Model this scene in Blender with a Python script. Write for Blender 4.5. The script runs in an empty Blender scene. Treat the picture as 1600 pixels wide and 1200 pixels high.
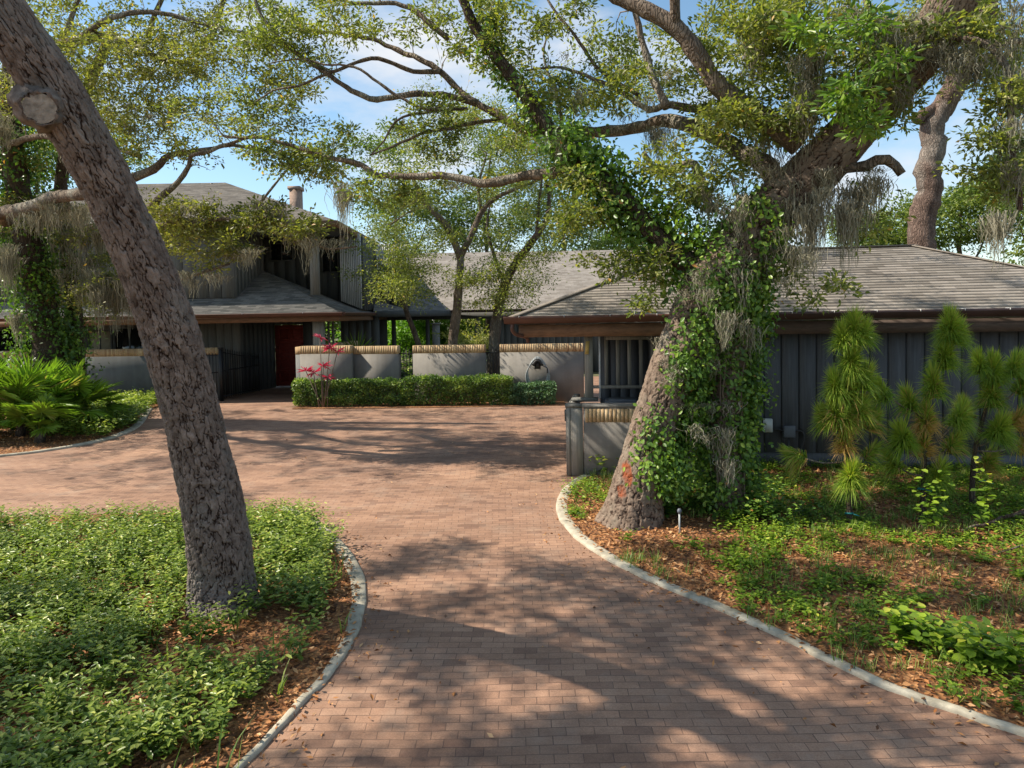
import bpy, math, random
import numpy as np
from mathutils import Matrix, Vector

random.seed(7)
rng = np.random.default_rng(11)
R = math.radians
scene = bpy.context.scene
COL = scene.collection

# ------------------------------------------------------------------ camera
F, HC, PITCH, ROLL, PPY = 1110.0, 2.8, 2.0, -1.0, 530.8
cam_d = bpy.data.cameras.new('camera')
cam = bpy.data.objects.new('camera', cam_d)
COL.objects.link(cam)
CAMR = Matrix.Rotation(R(90 - PITCH), 4, 'X') @ Matrix.Rotation(R(ROLL), 4, 'Z')
cam.matrix_world = Matrix.Translation((0, 0, HC)) @ CAMR
cam_d.sensor_width = 36
cam_d.lens = 36 * F / 1600
cam_d.shift_y = -(600 - PPY) / 1600
cam_d.clip_start = 0.05
cam_d.clip_end = 2000
scene.camera = cam

# ------------------------------------------------------------------ light
SUN_EL, SUN_FROM = 46.0, (-1.0, 0.04)
wd = bpy.data.worlds.new('World'); scene.world = wd; wd.use_nodes = True
nt = wd.node_tree; nt.nodes.clear()
sky = nt.nodes.new('ShaderNodeTexSky'); sky.sky_type = 'NISHITA'; sky.sun_disc = False
sky.sun_elevation = R(SUN_EL); sky.sun_rotation = math.atan2(SUN_FROM[0], SUN_FROM[1])
sky.air_density = 1.0; sky.dust_density = 0.4; sky.ozone_density = 2.0
tc = nt.nodes.new('ShaderNodeTexCoord')
mp = nt.nodes.new('ShaderNodeMapping'); mp.inputs['Scale'].default_value = (1.0, 1.0, 2.6)
mp.inputs['Location'].default_value = (3.1, 0.7, 0.2)
ns = nt.nodes.new('ShaderNodeTexNoise'); ns.inputs['Scale'].default_value = 3.2
ns.inputs['Detail'].default_value = 8; ns.inputs['Roughness'].default_value = 0.56
cr = nt.nodes.new('ShaderNodeValToRGB')
cr.color_ramp.elements[0].position = 0.48; cr.color_ramp.elements[0].color = (0, 0, 0, 1)
cr.color_ramp.elements[1].position = 0.68; cr.color_ramp.elements[1].color = (1, 1, 1, 1)
mx = nt.nodes.new('ShaderNodeMix'); mx.data_type = 'RGBA'
hs = nt.nodes.new('ShaderNodeHueSaturation'); hs.inputs['Saturation'].default_value = 1.02; hs.inputs['Hue'].default_value = 0.488
bg = nt.nodes.new('ShaderNodeBackground'); bg.inputs['Strength'].default_value = 0.12
wo = nt.nodes.new('ShaderNodeOutputWorld')
L = nt.links.new
L(tc.outputs['Generated'], mp.inputs['Vector']); L(mp.outputs[0], ns.inputs['Vector'])
L(ns.outputs['Fac'], cr.inputs[0]); L(cr.outputs[0], mx.inputs['Factor'])
L(sky.outputs[0], hs.inputs['Color']); L(hs.outputs[0], mx.inputs['A'])
mx.inputs['B'].default_value = (4.6, 4.75, 5.0, 1)
L(mx.outputs['Result'], bg.inputs['Color']); L(bg.outputs[0], wo.inputs[0])
sd = bpy.data.lights.new('sun', 'SUN'); sd.energy = 5.0; sd.angle = R(0.53); sd.color = (1.0, 0.91, 0.77)
so = bpy.data.objects.new('sun', sd); COL.objects.link(so)
hl = math.hypot(*SUN_FROM)
sv = Vector((SUN_FROM[0] / hl * math.cos(R(SUN_EL)), SUN_FROM[1] / hl * math.cos(R(SUN_EL)), math.sin(R(SUN_EL))))
so.rotation_euler = sv.to_track_quat('Z', 'Y').to_euler()
scene.view_settings.view_transform = 'Standard'; scene.view_settings.look = 'None'
scene.view_settings.gamma = 1; scene.view_settings.exposure = 0.68
scene.render.engine = 'CYCLES'
scene.cycles.max_bounces = 6; scene.cycles.diffuse_bounces = 3; scene.cycles.glossy_bounces = 2
scene.cycles.transmission_bounces = 3; scene.cycles.transparent_max_bounces = 6
scene.cycles.use_denoising = True

# ------------------------------------------------------------------ pixel -> world
_M = np.array(CAMR.to_3x3())
def ray(px, py):
    return _M @ np.array([px - 800.0, PPY - py, -F])
def G(px, py, z=0.0):
    d = ray(px, py); t = (z - HC) / d[2]
    return np.array([d[0] * t, d[1] * t, z])
def proj(p):
    q = _M.T @ (np.asarray(p, float) - [0, 0, HC]); return 800 + q[0] / -q[2] * F, PPY - q[1] / -q[2] * F
def P(px, py, Y):
    d = ray(px, py); t = Y / d[1]
    return np.array([d[0] * t, Y, HC + d[2] * t])

# ------------------------------------------------------------------ materials
def new_mat(name):
    m = bpy.data.materials.new(name); m.use_nodes = True
    t = m.node_tree; b = t.nodes['Principled BSDF']
    return m, t, b
def node(t, kind, **kw):
    n = t.nodes.new(kind)
    for k, v in kw.items():
        if k in n.inputs: n.inputs[k].default_value = v
        else: setattr(n, k, v)
    return n
def ramp(t, fac, stops, interp='LINEAR'):
    r = t.nodes.new('ShaderNodeValToRGB'); r.color_ramp.interpolation = interp
    e = r.color_ramp.elements
    while len(e) < len(stops): e.new(0.5)
    for i, (p, c) in enumerate(stops):
        e[i].position = p; e[i].color = (*c, 1)
    t.links.new(fac, r.inputs[0]); return r.outputs[0]
def coord(t, scale=(1, 1, 1), kind='Object'):
    c = t.nodes.new('ShaderNodeTexCoord'); m = t.nodes.new('ShaderNodeMapping')
    m.inputs['Scale'].default_value = scale
    t.links.new(c.outputs[kind], m.inputs[0]); return m.outputs[0]
def noise(t, vec, scale, detail=4, rough=0.55):
    n = node(t, 'ShaderNodeTexNoise', Scale=scale, Detail=detail, Roughness=rough)
    t.links.new(vec, n.inputs['Vector']); return n.outputs['Fac']
def mixc(t, fac, a, b, mode='MIX'):
    m = t.nodes.new('ShaderNodeMix'); m.data_type = 'RGBA'; m.blend_type = mode
    for s, v in (('Factor', fac), ('A', a), ('B', b)):
        if hasattr(v, 'is_linked'): t.links.new(v, m.inputs[s])
        elif isinstance(v, (int, float)): m.inputs[s].default_value = v if s == 'Factor' else (v, v, v, 1)
        else: m.inputs[s].default_value = (*v, 1)
    return m.outputs['Result']
def bump(t, b, h, strength=0.5, dist=0.02):
    n = node(t, 'ShaderNodeBump', Strength=strength, Distance=dist)
    t.links.new(h, n.inputs['Height']); t.links.new(n.outputs[0], b.inputs['Normal'])
def math_(t, op, a, b=None):
    m = t.nodes.new('ShaderNodeMath'); m.operation = op
    for i, v in enumerate((a, b)):
        if v is None: continue
        if hasattr(v, 'is_linked'): t.links.new(v, m.inputs[i])
        else: m.inputs[i].default_value = v
    return m.outputs[0]
def attr(t, name='rnd'):
    a = t.nodes.new('ShaderNodeAttribute'); a.attribute_name = name; return a.outputs['Fac']

def leaf_mat(name, stops, trans=0.35, rough=0.45, tint=(1.3, 1.5, 0.5), gain=1.55):
    m, t, b = new_mat(name)
    stops = [(p_, tuple(min(.8, x * gain) for x in c_)) for p_, c_ in stops]
    c = ramp(t, attr(t), stops)
    t.links.new(c, b.inputs['Base Color']); b.inputs['Roughness'].default_value = rough
    b.inputs['Specular IOR Level'].default_value = 0.35
    tr = t.nodes.new('ShaderNodeBsdfTranslucent')
    t.links.new(mixc(t, 1.0, c, tint, 'MULTIPLY'), tr.inputs['Color'])
    ms = t.nodes.new('ShaderNodeMixShader'); ms.inputs[0].default_value = trans
    t.links.new(b.outputs[0], ms.inputs[1]); t.links.new(tr.outputs[0], ms.inputs[2])
    t.links.new(ms.outputs[0], t.nodes['Material Output'].inputs['Surface'])
    return m
def plain(name, col, rough=0.7, var=0.25, scale=6, metal=0, spec=0.4, bmp=0.0, stretch=(1, 1, 1)):
    m, t, b = new_mat(name)
    v = coord(t, stretch); n = noise(t, v, scale, 6)
    lo = tuple(x * (1 - var) for x in col); hi = tuple(min(1, x * (1 + var)) for x in col)
    t.links.new(ramp(t, n, [(0.3, lo), (0.7, hi)]), b.inputs['Base Color'])
    b.inputs['Roughness'].default_value = rough; b.inputs['Metallic'].default_value = metal
    b.inputs['Specular IOR Level'].default_value = spec
    if bmp: bump(t, b, noise(t, v, scale * 5, 5), bmp, 0.01)
    return m

M = {}
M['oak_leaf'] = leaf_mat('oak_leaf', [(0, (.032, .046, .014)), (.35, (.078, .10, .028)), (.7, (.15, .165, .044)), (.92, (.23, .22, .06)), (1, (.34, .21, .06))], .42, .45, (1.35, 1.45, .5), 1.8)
M['oak_leaf_yellow'] = leaf_mat('oak_leaf_yellow', [(0, (.045, .056, .018)), (.35, (.11, .118, .036)), (.75, (.20, .19, .056)), (.95, (.31, .27, .08)), (1, (.4, .23, .07))], .40)
M['big_leaf'] = leaf_mat('big_leaf', [(0, (.03, .065, .012)), (.5, (.08, .14, .022)), (1, (.2, .25, .045))], .35, .35)
M['ivy'] = leaf_mat('ivy', [(0, (.02, .042, .009)), (.4, (.05, .092, .016)), (.8, (.095, .155, .026)), (.96, (.19, .24, .04)), (1, (.3, .14, .04))], .32, .36, (1.3, 1.5, .5), 2.1)
M['cover'] = leaf_mat('cover', [(0, (.035, .062, .012)), (.35, (.09, .135, .026)), (.75, (.18, .225, .042)), (1, (.34, .35, .09))], .32, .34)
M['cover_bright'] = leaf_mat('cover_bright', [(0, (.04, .075, .01)), (.4, (.10, .165, .018)), (.8, (.20, .27, .03)), (1, (.34, .34, .05))], .38, .36)
M['hedge'] = leaf_mat('hedge', [(0, (.016, .034, .008)), (.4, (.05, .09, .018)), (.75, (.14, .20, .035)), (1, (.28, .32, .08))], .28, .34, (1.3, 1.5, .5), 1.7)
M['hedge_blue'] = leaf_mat('hedge_blue', [(0, (.02, .045, .018)), (.5, (.05, .10, .042)), (1, (.12, .19, .085))], .2, .4)
M['palm'] = leaf_mat('palm', [(0, (.05, .09, .012)), (.5, (.13, .20, .022)), (.9, (.17, .29, .04)), (1, (.3, .24, .09))], .3, .38)
M['needle'] = leaf_mat('needle', [(0, (.03, .075, .014)), (.4, (.10, .17, .024)), (.72, (.25, .31, .045)), (.86, (.28, .2, .06)), (1, (.44, .26, .11))], .42, .4, (1.3, 1.4, .5), 1.6)
M['dead_needle'] = leaf_mat('dead_needle', [(0, (.14, .075, .03)), (1, (.38, .22, .1))], .2, .6, (1.1, 1, .8), 1.0)
M['grass'] = leaf_mat('grass', [(0, (.04, .085, .014)), (.6, (.10, .18, .028)), (1, (.27, .28, .08))], .3, .45)
M['far_leaf'] = leaf_mat('far_leaf', [(0, (.035, .06, .014)), (.5, (.09, .125, .026)), (1, (.2, .22, .055))], .35, .5)
M['far_bright'] = leaf_mat('far_bright', [(0, (.04, .10, .012)), (.5, (.10, .21, .02)), (1, (.22, .33, .05))], .35, .5)
M['pink'] = leaf_mat('pink', [(0, (.2, .02, .05)), (.5, (.55, .035, .11)), (1, (.75, .16, .25))], .3, .4, (1.2, .7, .8), 1.0)
M['litter'] = leaf_mat('litter', [(0, (.09, .035, .013)), (.35, (.29, .11, .032)), (.7, (.52, .24, .085)), (1, (.68, .42, .21))], .15, .6, (1, 1, 1), 1.0)
M['moss'] = leaf_mat('moss', [(0, (.15, .138, .095)), (.5, (.29, .27, .195)), (1, (.44, .41, .32))], .3, .9, (1.1, 1.1, .9), .95)

def bark_attr(name, crack, lo, hi, lichen):
    m, t, b = new_mat(name)
    v = coord(t)
    n1 = noise(t, v, 9, 8, .65); n2 = noise(t, v, 55, 5, .7); n3 = noise(t, v, 2.2, 3)
    base = ramp(t, attr(t, 'rnd'), [(0, lo), (1, hi)])
    base = mixc(t, .6, base, ramp(t, n1, [(.3, tuple(x * .45 for x in lo)), (.7, tuple(min(1, x * 1.35) for x in hi))]))
    base = mixc(t, ramp(t, n3, [(.52, (0, 0, 0)), (.72, (.5, .5, .5))]), base, lichen)
    base = mixc(t, ramp(t, attr(t, 'crack'), [(.3, (0, 0, 0)), (.9, (1, 1, 1))]), base, crack)
    base = mixc(t, math_(t, 'MULTIPLY', attr(t, 'scar'), ramp(t, n1, [(.35, (.25, .25, .25)), (.6, (1, 1, 1))])), base, (.27, .065, .022))
    t.links.new(base, b.inputs['Base Color']); b.inputs['Roughness'].default_value = .9
    b.inputs['Specular IOR Level'].default_value = .2
    bump(t, b, math_(t, 'ADD', n1, math_(t, 'MULTIPLY', n2, .5)), .8, .015)
    return m
M['bark_near'] = bark_attr('bark_near', (.03, .016, .011), (.062, .038, .029), (.27, .215, .185), (.22, .212, .195))
M['bark_oak'] = bark_attr('bark_oak', (.035, .018, .012), (.085, .056, .04), (.25, .185, .14), (.25, .235, .185))
def bark_plain(name, lo, hi, lichen, sc=24):
    m, t, b = new_mat(name)
    v = coord(t, (1, 1, .38))
    vo = node(t, 'ShaderNodeTexVoronoi', Scale=sc, feature='DISTANCE_TO_EDGE')
    w = mixc(t, .3, v, node_col(t, v))
    t.links.new(w, vo.inputs['Vector'])
    n1 = noise(t, v, 7, 8, .65); n3 = noise(t, v, 1.7, 3)
    base = ramp(t, n1, [(.3, lo), (.7, hi)])
    base = mixc(t, ramp(t, n3, [(.5, (0, 0, 0)), (.66, (.75, .75, .75))]), base, lichen)
    e = ramp(t, vo.outputs['Distance'], [(0, (0, 0, 0)), (.2, (1, 1, 1))])
    base = mixc(t, math_(t, 'MULTIPLY', math_(t, 'SUBTRACT', 1.0, e), .42), base, tuple(x * .3 for x in lo))
    t.links.new(base, b.inputs['Base Color']); b.inputs['Roughness'].default_value = .9
    b.inputs['Specular IOR Level'].default_value = .2
    bump(t, b, math_(t, 'ADD', math_(t, 'MULTIPLY', e, .6), n1), 1.0, .03)
    return m
def node_col(t, v):
    n = node(t, 'ShaderNodeTexNoise', Scale=4.0, Detail=3.0); t.links.new(v, n.inputs['Vector']); return n.outputs['Color']
M['bark_limb'] = bark_plain('bark_limb', (.10, .072, .052), (.30, .235, .18), (.36, .34, .28))
M['bark_dark'] = bark_plain('bark_dark', (.05, .035, .025), (.14, .10, .075), (.18, .17, .13))
M['bark_pale'] = bark_plain('bark_pale', (.09, .058, .045), (.24, .165, .13), (.27, .235, .20))
M['twig'] = plain('twig', (.27, .215, .17), .9, .4, 9)
M['vine_stem'] = plain('vine_stem', (.16, .12, .09), .9)

# brick drive
m, t, b = new_mat('brick_paving')
v0 = coord(t)
wob = t.nodes.new('ShaderNodeVectorMath'); wob.operation = 'SCALE'; wob.inputs['Scale'].default_value = .028
sb = t.nodes.new('ShaderNodeVectorMath'); sb.operation = 'SUBTRACT'; sb.inputs[1].default_value = (.5, .5, .5)
nn = node(t, 'ShaderNodeTexNoise', Scale=1.6, Detail=3.0); t.links.new(v0, nn.inputs['Vector'])
t.links.new(nn.outputs['Color'], sb.inputs[0]); t.links.new(sb.outputs[0], wob.inputs[0])
nn2 = node(t, 'ShaderNodeTexNoise', Scale=.35, Detail=1.0); t.links.new(v0, nn2.inputs['Vector'])
sb2 = t.nodes.new('ShaderNodeVectorMath'); sb2.operation = 'MULTIPLY_ADD'; sb2.inputs[1].default_value = (.25, .25, 0); 
t.links.new(nn2.outputs['Color'], sb2.inputs[0]); t.links.new(v0, sb2.inputs[2])
ad = t.nodes.new('ShaderNodeVectorMath'); ad.operation = 'ADD'
t.links.new(sb2.outputs[0], ad.inputs[0]); t.links.new(wob.outputs[0], ad.inputs[1])
bk = node(t, 'ShaderNodeTexBrick', Scale=1.0)
bk.inputs['Mortar Size'].default_value = .0032; bk.inputs['Mortar Smooth'].default_value = .35
bk.inputs['Brick Width'].default_value = .186; bk.inputs['Row Height'].default_value = .095; bk.inputs['Bias'].default_value = -.1
bk.inputs['Color1'].default_value = (0, 0, 0, 1); bk.inputs['Color2'].default_value = (1, 1, 1, 1); bk.inputs['Mortar'].default_value = (.5, .5, .5, 1)
t.links.new(ad.outputs[0], bk.inputs['Vector'])
bc = ramp(t, bk.outputs['Color'], [(0, (.24, .142, .098)), (.02, (.29, .172, .114)), (.2, (.315, .188, .125)), (.75, (.34, .208, .14)), (1, (.365, .228, .156))])
nf = noise(t, v0, 90, 4, .7); nl = noise(t, v0, .55, 5, .6); nm = noise(t, v0, 7, 5, .6)
bc = mixc(t, .8, bc, ramp(t, nf, [(.3, (.72, .70, .68)), (.7, (1.25, 1.24, 1.22))]), 'MULTIPLY')
bc = mixc(t, .9, bc, ramp(t, nl, [(.3, (.80, .79, .82)), (.7, (1.18, 1.16, 1.12))]), 'MULTIPLY')
bc = mixc(t, .7, bc, ramp(t, nm, [(.3, (.86, .84, .84)), (.7, (1.14, 1.13, 1.11))]), 'MULTIPLY')
ns_ = noise(t, v0, 1.7, 6, .7)
bc = mixc(t, ramp(t, ns_, [(.52, (0, 0, 0)), (.7, (.45, .45, .45))]), bc, (.37, .27, .20))
st_ = noise(t, coord(t, (.5, 1.4, 1)), .9, 6, .65)
bc = mixc(t, .75, bc, ramp(t, st_, [(.36, (.66, .64, .64)), (.56, (1.05, 1.05, 1.05))]), 'MULTIPLY')
spk = noise(t, v0, 260, 2, .5)
bc = mixc(t, ramp(t, spk, [(.68, (0, 0, 0)), (.76, (.6, .6, .6))]), bc, (.55, .47, .40))
mo = math_(t, 'MULTIPLY', bk.outputs['Fac'], noise(t, v0, 3, 3))
mo = math_(t, 'MULTIPLY', mo, 1.25)
bc = mixc(t, mo, bc, (.07, .045, .038))
t.links.new(bc, b.inputs['Base Color']); b.inputs['Roughness'].default_value = .82; b.inputs['Specular IOR Level'].default_value = .3
hgt = math_(t, 'ADD', math_(t, 'MULTIPLY', bk.outputs['Fac'], -1.0), math_(t, 'MULTIPLY', nf, .25))
hgt = math_(t, 'ADD', hgt, math_(t, 'MULTIPLY', bk.outputs['Color'], .12))
bump(t, b, hgt, .7, .006)
M['paving'] = m

# litter ground
m, t, b = new_mat('mulch_ground')
v = coord(t)
vo = node(t, 'ShaderNodeTexVoronoi', Scale=26.0); t.links.new(v, vo.inputs['Vector'])
c = ramp(t, vo.outputs['Color'], [(.1, (.09, .035, .014)), (.5, (.27, .11, .036)), (.9, (.45, .22, .085))])
c = mixc(t, .6, c, ramp(t, noise(t, v, 1.2, 5), [(.35, (.5, .45, .4)), (.65, (1.1, 1.1, 1.1))]), 'MULTIPLY')
t.links.new(c, b.inputs['Base Color']); b.inputs['Roughness'].default_value = .95
bump(t, b, vo.outputs['Distance'], 1, .03)
M['mulch'] = m
M['soil'] = plain('soil', (.10, .10, .045), .95, .5, 2, bmp=.5)
# concrete, stucco
m, t, b = new_mat('kerb_concrete')
v = coord(t)
c = ramp(t, noise(t, v, 5, 8, .65), [(.3, (.24, .21, .155)), (.55, (.43, .385, .295)), (.75, (.52, .475, .375))])
c = mixc(t, ramp(t, noise(t, v, 1.3, 5, .7), [(.55, (0, 0, 0)), (.75, (.55, .55, .55))]), c, (.16, .14, .10))
t.links.new(c, b.inputs['Base Color']); b.inputs['Roughness'].default_value = .9
bump(t, b, noise(t, v, 70, 4), .5, .006); M['kerb'] = m
def stucco(name, col):
    m, t, b = new_mat(name)
    v = coord(t); lo = tuple(x * .8 for x in col); hi = tuple(x * 1.12 for x in col)
    c = ramp(t, noise(t, v, 1.6, 6, .6), [(.3, lo), (.7, hi)])
    st = noise(t, coord(t, (6, 6, .5)), 1.0, 5)
    c = mixc(t, .5, c, ramp(t, st, [(.35, (.75, .74, .72)), (.6, (1, 1, 1))]), 'MULTIPLY')
    t.links.new(c, b.inputs['Base Color']); b.inputs['Roughness'].default_value = .92
    bump(t, b, noise(t, v, 90, 3), .6, .004); return m
M['stucco'] = stucco('stucco', (.20, .185, .165))
M['stucco_dark'] = stucco('stucco_dark', (.17, .175, .17))
def boards(name, col):
    m, t, b = new_mat(name)
    v = coord(t, (14, 14, .8)); g = noise(t, v, 2.2, 6, .65)
    lo = tuple(x * .72 for x in col); hi = tuple(x * 1.22 for x in col)
    c = ramp(t, g, [(.3, lo), (.7, hi)])
    c = mixc(t, .6, c, ramp(t, attr(t), [(0, (.78, .78, .8)), (1, (1.15, 1.14, 1.12))]), 'MULTIPLY')
    t.links.new(c, b.inputs['Base Color']); b.inputs['Roughness'].default_value = .8
    bump(t, b, g, .4, .01); return m
M['siding'] = boards('siding', (.082, .087, .098))
M['siding_house'] = boards('siding_house', (.155, .15, .135))
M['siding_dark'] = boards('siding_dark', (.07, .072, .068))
M['siding_pale'] = boards('siding_pale', (.27, .25, .215))
M['slat_white'] = boards('slat_white', (.60, .60, .60))
def wood(name, col):
    m, t, b = new_mat(name)
    g = noise(t, coord(t, (1.2, 9, 9)), 3, 6, .65)
    c = ramp(t, g, [(.3, tuple(x * .55 for x in col)), (.7, tuple(x * 1.25 for x in col))])
    t.links.new(c, b.inputs['Base Color']); b.inputs['Roughness'].default_value = .75; bump(t, b, g, .3, .01); return m
M['beam'] = wood('beam', (.19, .10, .052))
M['beam_dark'] = wood('beam_dark', (.085, .058, .045))
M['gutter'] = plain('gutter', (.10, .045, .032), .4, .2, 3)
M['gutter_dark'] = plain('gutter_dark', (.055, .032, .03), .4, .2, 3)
M['clip_metal'] = plain('clip_metal', (.6, .6, .6), .4)
M['iron'] = plain('iron', (.012, .012, .013), .5, .3, 20)
M['black_rubber'] = plain('black_rubber', (.03, .03, .032), .5)
M['hose'] = plain('hose', (.30, .32, .32), .45, .15)
M['door_red'] = wood('door_red', (.20, .025, .016))
M['white_plastic'] = plain('white_plastic', (.5, .52, .5), .5, .1)
M['grey_box'] = plain('grey_box', (.10, .11, .13), .5, .2)
M['teal'] = plain('teal', (.01, .16, .17), .6, .1)
M['yellow_tag'] = plain('yellow_tag', (.50, .36, .12), .7, .15)
M['curtain'] = plain('curtain', (.34, .30, .21), .9, .15)
M['cut_wood'] = plain('cut_wood', (.27, .235, .20), .9, .45, 22, bmp=.6)
M['callus'] = plain('callus', (.06, .042, .032), .9, .4, 14, bmp=.8)
M['chimney_brick'] = plain('chimney_brick', (.30, .21, .16), .9, .25, 12, bmp=.4)
m, t, b = new_mat('glass_dark'); b.inputs['Base Color'].default_value = (.012, .014, .014, 1); b.inputs['Roughness'].default_value = .08
M['glass'] = m
m, t, b = new_mat('tan_brick')
c = ramp(t, attr(t), [(0, (.30, .19, .10)), (.3, (.40, .27, .145)), (.7, (.47, .33, .18)), (1, (.53, .39, .23))])
c = mixc(t, .6, c, ramp(t, noise(t, coord(t), 40, 5), [(.3, (.75, .74, .72)), (.7, (1.15, 1.15, 1.12))]), 'MULTIPLY')
t.links.new(c, b.inputs['Base Color']); b.inputs['Roughness'].default_value = .9
M['tan_brick'] = m
M['mortar'] = plain('mortar', (.36, .33, .29), .95, .15)
def shingle(name, stops):
    m, t, b = new_mat(name)
    uv = t.nodes.new('ShaderNodeUVMap'); uv.uv_map = 'UVMap'
    bk = node(t, 'ShaderNodeTexBrick', Scale=1.0); t.links.new(uv.outputs[0], bk.inputs['Vector'])
    bk.inputs['Mortar Size'].default_value = .004; bk.inputs['Brick Width'].default_value = .31; bk.inputs['Row Height'].default_value = .14
    bk.inputs['Color1'].default_value = (0, 0, 0, 1); bk.inputs['Color2'].default_value = (1, 1, 1, 1); bk.inputs['Mortar'].default_value = (.1, .1, .1, 1)
    c = ramp(t, bk.outputs['Color'], stops)
    v = coord(t)
    c = mixc(t, .7, c, ramp(t, noise(t, v, 120, 3, .7), [(.3, (.7, .7, .7)), (.7, (1.25, 1.25, 1.25))]), 'MULTIPLY')
    c = mixc(t, .8, c, ramp(t, noise(t, v, .8, 6, .6), [(.3, (.78, .77, .76)), (.7, (1.15, 1.14, 1.13))]), 'MULTIPLY')
    t.links.new(c, b.inputs['Base Color']); b.inputs['Roughness'].default_value = .95
    b.inputs['Specular IOR Level'].default_value = .15
    return m
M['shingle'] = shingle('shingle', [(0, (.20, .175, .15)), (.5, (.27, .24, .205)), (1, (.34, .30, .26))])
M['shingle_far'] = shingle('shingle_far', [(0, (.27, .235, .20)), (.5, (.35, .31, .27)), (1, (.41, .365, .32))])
M['shingle_dark_shaded'] = shingle('shingle_dark_shaded', [(0, (.10, .10, .095)), (.5, (.16, .155, .145)), (1, (.21, .20, .185))])  # darker shingle copy; shade of slopes turned from the sun is in its colour

# ------------------------------------------------------------------ mesh helpers
def tag(o, label=None, cat=None, group=None, kind=None):
    if label: o['label'] = label
    if cat: o['category'] = cat
    if group: o['group'] = group
    if kind: o['kind'] = kind
    return o
def empty(name, loc, label, cat, group=None):
    o = bpy.data.objects.new(name, None); COL.objects.link(o); o.location = [float(x) for x in loc]
    return tag(o, label, cat, group)
def link(name, me, mats, parent=None):
    for x in (mats if isinstance(mats, (list, tuple)) else [mats]): me.materials.append(x)
    o = bpy.data.objects.new(name, me); COL.objects.link(o)
    if parent is not None:
        o.parent = parent
        w = Vector((0, 0, 0)); q = parent
        while q is not None: w += q.location; q = q.parent
        o.location = -w
    return o
def np_mesh(name, V, faces, mats, parent=None, attrs=None, smooth=False, uv=None):
    """faces: list of (n,k) int arrays"""
    me = bpy.data.meshes.new(name)
    faces = [f for f in faces if len(f)]
    nl = sum(f.size for f in faces); nf = sum(len(f) for f in faces)
    me.vertices.add(len(V)); me.vertices.foreach_set('co', np.asarray(V, dtype=np.float32).ravel())
    me.loops.add(nl); me.loops.foreach_set('vertex_index', np.concatenate([f.ravel() for f in faces]).astype(np.int32))
    me.polygons.add(nf)
    st = []; a = 0
    for f in faces:
        st.append(a + np.arange(len(f)) * f.shape[1]); a += f.size
    me.polygons.foreach_set('loop_start', np.concatenate(st).astype(np.int32))
    if smooth: me.polygons.foreach_set('use_smooth', np.ones(nf, dtype=bool))
    for k, v in (attrs or {}).items():
        at = me.attributes.new(k, 'FLOAT', 'POINT'); at.data.foreach_set('value', np.asarray(v, dtype=np.float32))
    if uv is not None:
        l = me.uv_layers.new(name='UVMap')
        idx = np.concatenate([f.ravel() for f in faces])
        l.data.foreach_set('uv', np.asarray(uv, dtype=np.float32)[idx].ravel())
    me.update(calc_edges=True)
    return link(name, me, mats, parent)
class MB:
    def __init__(s): s.V = []; s.Q = []; s.T = []; s.r = []; s.uv = []; s.n = 0
    def add(s, V, Q=(), T=(), r=None, uv=None):
        V = np.asarray(V, float); k = len(V)
        s.V.append(V)
        if len(Q): s.Q.append(np.asarray(Q, int) + s.n)
        if len(T): s.T.append(np.asarray(T, int) + s.n)
        s.r.append(np.full(k, rng.random() if r is None else r) if np.isscalar(r) or r is None else r)
        s.uv.append(np.zeros((k, 2)) if uv is None else np.asarray(uv, float)); s.n += k
    def obox(s, c, ax, ay, az, r=None):
        c, ax, ay, az = [np.asarray(x, float) for x in (c, ax, ay, az)]
        V = [c + i * ax + j * ay + k * az for k in (-1, 1) for j in (-1, 1) for i in (-1, 1)]
        s.add(V, [(0, 2, 3, 1), (4, 5, 7, 6), (0, 1, 5, 4), (2, 6, 7, 3), (0, 4, 6, 2), (1, 3, 7, 5)], r=r)
    def box(s, x0, x1, y0, y1, z0, z1, r=None):
        s.obox(((x0 + x1) / 2, (y0 + y1) / 2, (z0 + z1) / 2), ((x1 - x0) / 2, 0, 0), (0, (y1 - y0) / 2, 0), (0, 0, (z1 - z0) / 2), r)
    def beam(s, p, q, w, h, up=(0, 0, 1), r=None):
        p, q = np.asarray(p, float), np.asarray(q, float); d = q - p; l = np.linalg.norm(d); d = d / l
        side = np.cross(d, up); side /= np.linalg.norm(side); u = np.cross(side, d)
        s.obox((p + q) / 2, d * l / 2, side * w / 2, u * h / 2, r)
    def tube(s, pts, rad, sides=8, r=None, cap=True):
        V, Q = tube_geo(pts, rad, sides)
        T = []
        k = len(V)
        if cap:
            V = np.vstack([V, pts[0], pts[-1]])
            for i in range(sides):
                T.append((k, (i + 1) % sides, i)); b0 = k - sides
                T.append((k + 1, b0 + i, b0 + (i + 1) % sides))
        s.add(V, Q, T, r)
    def poly(s, pts, r=None):
        pts = [np.asarray(p, float) for p in pts]
        s.add(pts, T=[(0, i, i + 1) for i in range(1, len(pts) - 1)], r=r)
    def build(s, name, mats, parent=None, smooth=False, uv=False):
        F_ = []
        if s.Q: F_.append(np.vstack(s.Q))
        if s.T: F_.append(np.vstack(s.T))
        return np_mesh(name, np.vstack(s.V), F_, mats, parent, {'rnd': np.concatenate(s.r)}, smooth, np.vstack(s.uv) if uv else None)
def frames(pts):
    pts = np.asarray(pts, float); t = np.gradient(pts, axis=0); t /= np.linalg.norm(t, axis=1)[:, None] + 1e-9
    ref = np.eye(3)[np.argmin(np.abs(t).mean(axis=0))]
    u = np.cross(t, ref); u /= np.linalg.norm(u, axis=1)[:, None] + 1e-9
    return t, u, np.cross(t, u)
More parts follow.
